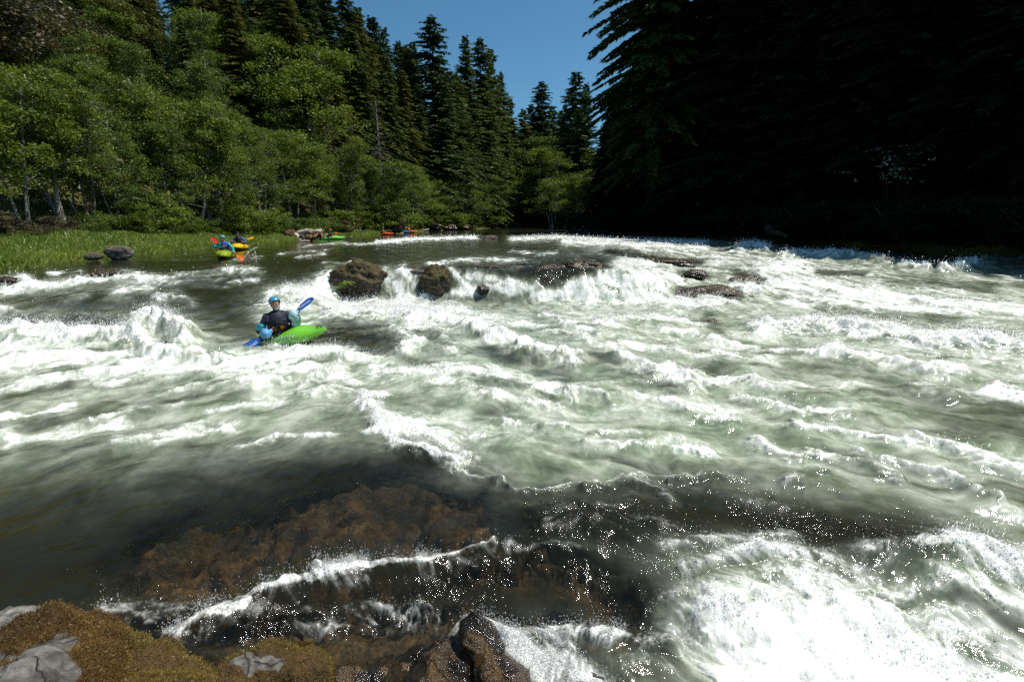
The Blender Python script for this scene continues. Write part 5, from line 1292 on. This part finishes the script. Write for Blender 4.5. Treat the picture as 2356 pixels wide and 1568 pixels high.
# ---- paddlers farther off: one seated figure with its parts, copied and re-dressed ----------------------------------------
def seated(name, arms, lean=0.0, mats=None, voxel=.009, hy=0):
    """a paddler seated at the origin facing +x; arms: (elbow R, wrist R, grip R, elbow L, wrist L, grip L)"""
    e = empty(name, (0, 0, 0)); mb = MB()
    hip, chest, neck, skull = [np.array(q, float) for q in ((-.02, 0, .16), (.02 + lean, 0, .50), (.03 + lean, 0, .66), (.05 + lean, 0, .82))]
    mb.capsule(hip, chest, .15, .165, 18); mb.ell(chest, (.13, .20, .15)); mb.ell((hip + chest) / 2, (.13, .18, .2)); mb.capsule(chest, neck, .09, .06); mb.capsule(neck, skull + [0, 0, -.03], .058, .056)
    hd_ = Matrix.Rotation(R(hy), 3, 'Z'); head_shape(mb, hd_, skull)
    eR_, wR_, gR_, eL_, wL_, gL_ = [np.array(q, float) for q in arms]
    ax = gL_ - gR_; ax /= np.linalg.norm(ax)
    for s_, e_, w_, g_ in ((np.array((.02 + lean, -.20, .57)), eR_, wR_, gR_), (np.array((.02 + lean, .20, .57)), eL_, wL_, gL_)):
        mb.capsule(chest + (s_ - chest) * .6, s_, .085, .075); mb.capsule(s_, e_, .070, .052); mb.capsule(e_, w_, .052, .032); hand(mb, w_, g_, ax, [.75, 0, .65])
    me = remesh(mb, voxel, 1)
    gs_ = (gR_, gL_)
    def mfn(c):
        hd__ = (c[:, 2] > .70) & (np.hypot(c[:, 0] - skull[0], c[:, 1]) < .2)
        hands = (np.linalg.norm(c - gs_[0], axis=1) < .085) | (np.linalg.norm(c - gs_[1], axis=1) < .085)
        return np.where(hd__ | hands, 1, 0)
    assign(me, [mats[0], M_skin], mfn)
    b = link('body', me, None, e)
    link('helmet', helmet_mesh(hd_, skull), mats[1], e)
    mb = MB(); mb.capsule((.01, 0, .24), tuple(chest + [.0, 0, .02]), .185, .175, 18); mb.ell(chest + [0, 0, -.06], (.17, .215, .17))
    for s_ in (-1, 1): mb.capsule(chest + [.08, .11 * s_, .08], chest + [-.06, .11 * s_, .12], .04, .04)
    link('life_vest', remesh(mb, .012, 2), mats[2], e)
    mb = MB()
    for s_ in (-1, 1): mb.ell(np.array(hd_ @ Vector((.088, .031 * s_, 0))) + skull, (.010, .013, .007), hd_)
    link('eyes', mb.mesh('eyes', True), M_eye, e)
    return e
def dup(root):
    r = root.copy(); col.objects.link(r)
    for ch in root.children:
        c = ch.copy(); col.objects.link(c); c.parent = r
        for g in ch.children:
            d = g.copy(); col.objects.link(d); d.parent = c
    return r
def dress(o, part, slot, mat):
    for ch in o.children:
        if ch.name.split('.')[0] == part:
            s = ch.material_slots[slot]; s.link = 'OBJECT'; s.material = mat
def boat(L, Wd, mat, loc, yaw, label, pitch=0, group=None, proto=[None]):
    if proto[0] is None:
        _, h, c, s, g = kayak_meshes(2.5, .66, .20, .25, -.06); e = empty('kayak')
        link('hull', h, mat, e); link('cockpit_rim', c, M_black, e); link('spray_skirt', s, M_black, e); [link('grab_handle', g_, M_black, e) for g_ in g]; proto[0] = e
    else: e = dup(proto[0])
    e.location = loc; e.rotation_euler = Euler((0, -pitch, yaw)); e.scale = (L / 2.5, Wd / .66, 1); dress(e, 'hull', 0, mat)
    tag(e, label, 'kayak', group); return e
cc = lambda n, c, r=.45, v=.1: plain(n, c, r, .4, v, 8)
M_lime2 = cc('olive_lime_plastic', (.30, .40, .020), .3, .3); M_yel = cc('yellow_plastic', (.75, .50, .012), .3); M_grn = cc('pale_green_plastic', (.22, .70, .13), .3); M_red = cc('red_orange_plastic', (.75, .085, .010), .3)
M_ora = cc('orange_plastic', (.80, .15, .012), .35); M_blu = cc('sky_blue_plastic', (.035, .22, .62), .3); M_pur = cc('maroon_plastic', (.19, .055, .07), .35); M_drk = cc('dark_blue_plastic', (.01, .02, .035), .35)
M_teal = cc('teal_drytop', (.020, .34, .44), .55, .2); M_rblue = cc('royal_blue_vest', (.025, .045, .30), .6, .2); M_sblue = cc('blue_drytop', (.035, .11, .42), .6, .2); M_hteal = cc('teal_helmet', (.035, .36, .47), .3)
M_hred = cc('red_helmet', (.62, .07, .018), .3); M_hlime = cc('lime_helmet', (.38, .62, .02), .3); M_hgrey = cc('grey_helmet', (.16, .17, .19), .3); M_hblue = cc('blue_helmet', (.08, .15, .5), .3); M_hwhite = cc('white_helmet', (.6, .6, .6), .3)
M_bred = cc('red_blade', (.62, .035, .03), .3); M_bora = cc('orange_blade', (.75, .33, .012), .3); M_byel = cc('yellow_blade', (.7, .45, .02), .3); M_bgry = cc('olive_blade', (.20, .22, .12), .4); M_green = cc('green_collar', (.15, .75, .05), .4)

# second paddler: teal sleeves, lime kayak heading at the camera, paddle raised to the left
b2 = at_t(521, 590.5, 21.3); yaw2 = math.atan2(-.93, .36)
boat(2.5, .70, M_lime2, b2 + np.array([.0, 0, .02]), yaw2, 'scuffed olive lime kayak of the teal sleeved paddler nearing the drop')
def to_local(p, o, yaw):
    d = np.asarray(p) - o; c, s = math.cos(-yaw), math.sin(-yaw); return np.array([c * d[0] - s * d[1], s * d[0] + c * d[1], d[2]])
o2 = b2 + np.array([-.05, .05, .03])
tipA, tipB = at_t(487, 548.5, 20.9), at_t(561, 597.5, 20.5)
gA, gB = tipA + (tipB - tipA) * .385, tipA + (tipB - tipA) * .70
faceyaw = math.atan2(-.98, .12)
lA, lB = to_local(gA, o2, faceyaw), to_local(gB, o2, faceyaw)
p2 = seated('person', ((.06, -.42, .42), lA + [-.06, -.02, -.03], lA, (.14, .42, .36), lB + [-.07, -.02, .05], lB), .0, (M_teal, M_hteal, M_rblue), .009, 4)
p2.location = o2; p2.rotation_euler = (0, 0, faceyaw)
tag(p2, 'paddler in teal jacket, teal helmet and royal blue vest holding a paddle across the chest', 'person')
paddle('paddle', tipA, tipB, (.35, -.8, .5), (-.2, -.6, .8), M_bred, M_ora, 'red bladed paddle raised by the teal jacketed paddler', ring=M_green)

# third paddler and the proto for the rest: paddle level in front
AR = ((.14, -.40, .36), (.36, -.30, .36), (.42, -.27, .38), (.14, .40, .36), (.36, .30, .36), (.42, .27, .38))
p3 = seated('person', AR, .02, (M_sblue, M_black, M_black), .010)
def crew(root, u, v, t_, yaw, L, Wd, bmat, cloth, helm, vest, blab, plab, pdlab, pmats, tilt=0.0, scl=1.0, group=None):
    o = at_t(u, v, t_); o[2] = max(o[2], water_z(o[0], o[1]) + .02)
    boat(L, Wd, bmat, o, yaw, blab, R(2))
    c, s = math.cos(yaw), math.sin(yaw)
    root.location = o + np.array([-.05 * c, -.05 * s, .03]); root.rotation_euler = (0, 0, yaw)
    dress(root, 'body', 0, cloth); dress(root, 'helmet', 0, helm); dress(root, 'life_vest', 0, vest); tag(root, plab, 'person')
    g = np.array([.42, 0, .38]); ctr = o + np.array([c * g[0] - .05 * c, s * g[0] - .05 * s, g[2] + .03]); ax = np.array([-s, c, math.tan(tilt)]); ax /= np.linalg.norm(ax)
    paddle('paddle', ctr - ax * .98, ctr + ax * .98, (c * .9 - .1, s * .9 - .2, .35), (c * .6, s * .6, .8), pmats[0], pmats[1], pdlab)
crew(p3, 552.5, 571.5, 27.6, math.atan2(-.97, .25), 2.5, .70, M_yel, M_sblue, M_black, M_black, 'bright yellow kayak pointing at the camera beside the bank grass', 'paddler in a black helmet and blue jacket in the yellow kayak',
     'paddle with amber blades held level over the yellow kayak', (M_bora, M_bora), R(12))
FAR = [(761, 551, 43.6, R(8), M_grn, M_black, M_hred, M_black, 'pale green kayak by the driftwood pile', 'paddler in a red helmet and dark jacket in the pale green kayak', 'paddle with a red brown blade over the pale green kayak', (M_bora, M_bred), R(10)),
       (829, 541, 58, R(14), M_pur, M_sblue, M_hred, M_sblue, 'maroon kayak in the bank shadow', 'paddler with a red helmet and blue jacket in the maroon kayak', 'amber bladed paddle over the maroon kayak', (M_byel, M_byel), R(-6)),
       (882, 540.5, 59, R(6), M_red, M_hgrey, M_hgrey, M_black, 'red orange kayak alone off the grassy far bank', 'paddler in grey sitting in the red orange kayak', 'dark paddle held over the red orange kayak', (M_bgry, M_black), R(8)),
       (910, 536, 71, R(-120), M_ora, M_sblue, M_hblue, M_sblue, 'orange kayak at the left of the far huddle', 'paddler in a blue helmet in the leftmost boat of the far huddle', 'red and yellow bladed paddle left of the far huddle', (M_bred, M_byel), R(5)),
       (926, 535.4, 69, R(-12), M_blu, M_teal, M_hwhite, M_black, 'sky blue kayak in the middle of the far huddle', 'paddler with teal sleeves in the sky blue kayak', 'olive bladed paddle raised over the sky blue kayak', (M_bgry, M_bgry), R(28)),
       (941, 534.8, 70, R(4), M_ora, M_ora, M_hgrey, M_ora, 'orange kayak at the right of the far huddle', 'paddler in an orange jacket at the right of the far huddle', 'paddle held by the orange jacketed paddler', (M_bgry, M_bred), R(-30)),
       (1341, 532.5, 78, R(150), M_drk, M_drk, M_hgrey, M_black, 'dark kayak in the shade at the edge of the black wood', 'dark clothed paddler in the shade at the edge of the black wood', 'pale bladed paddle raised in the shade under the black wood', (M_bgry, M_bgry), R(-24))]
for (u, v, t_, yw, bm_, cl_, hm_, vm_, bl, pl, dl, pm, ti_) in FAR:
    crew(dup(p3), u, v, t_, yw, 2.6, .68, bm_, cl_, hm_, vm_, bl, pl, dl, pm, ti_)
q = dup(p3); o = at_t(816, 537, 57.5); o[2] = max(o[2] - .1, tz(o[0], o[1])); q.location = o; q.rotation_euler = (0, 0, R(-60)); dress(q, 'body', 0, M_black); dress(q, 'helmet', 0, M_hlime); dress(q, 'life_vest', 0, M_black)
tag(q, 'person in black with a lime helmet sitting at the foot of the bank', 'person')
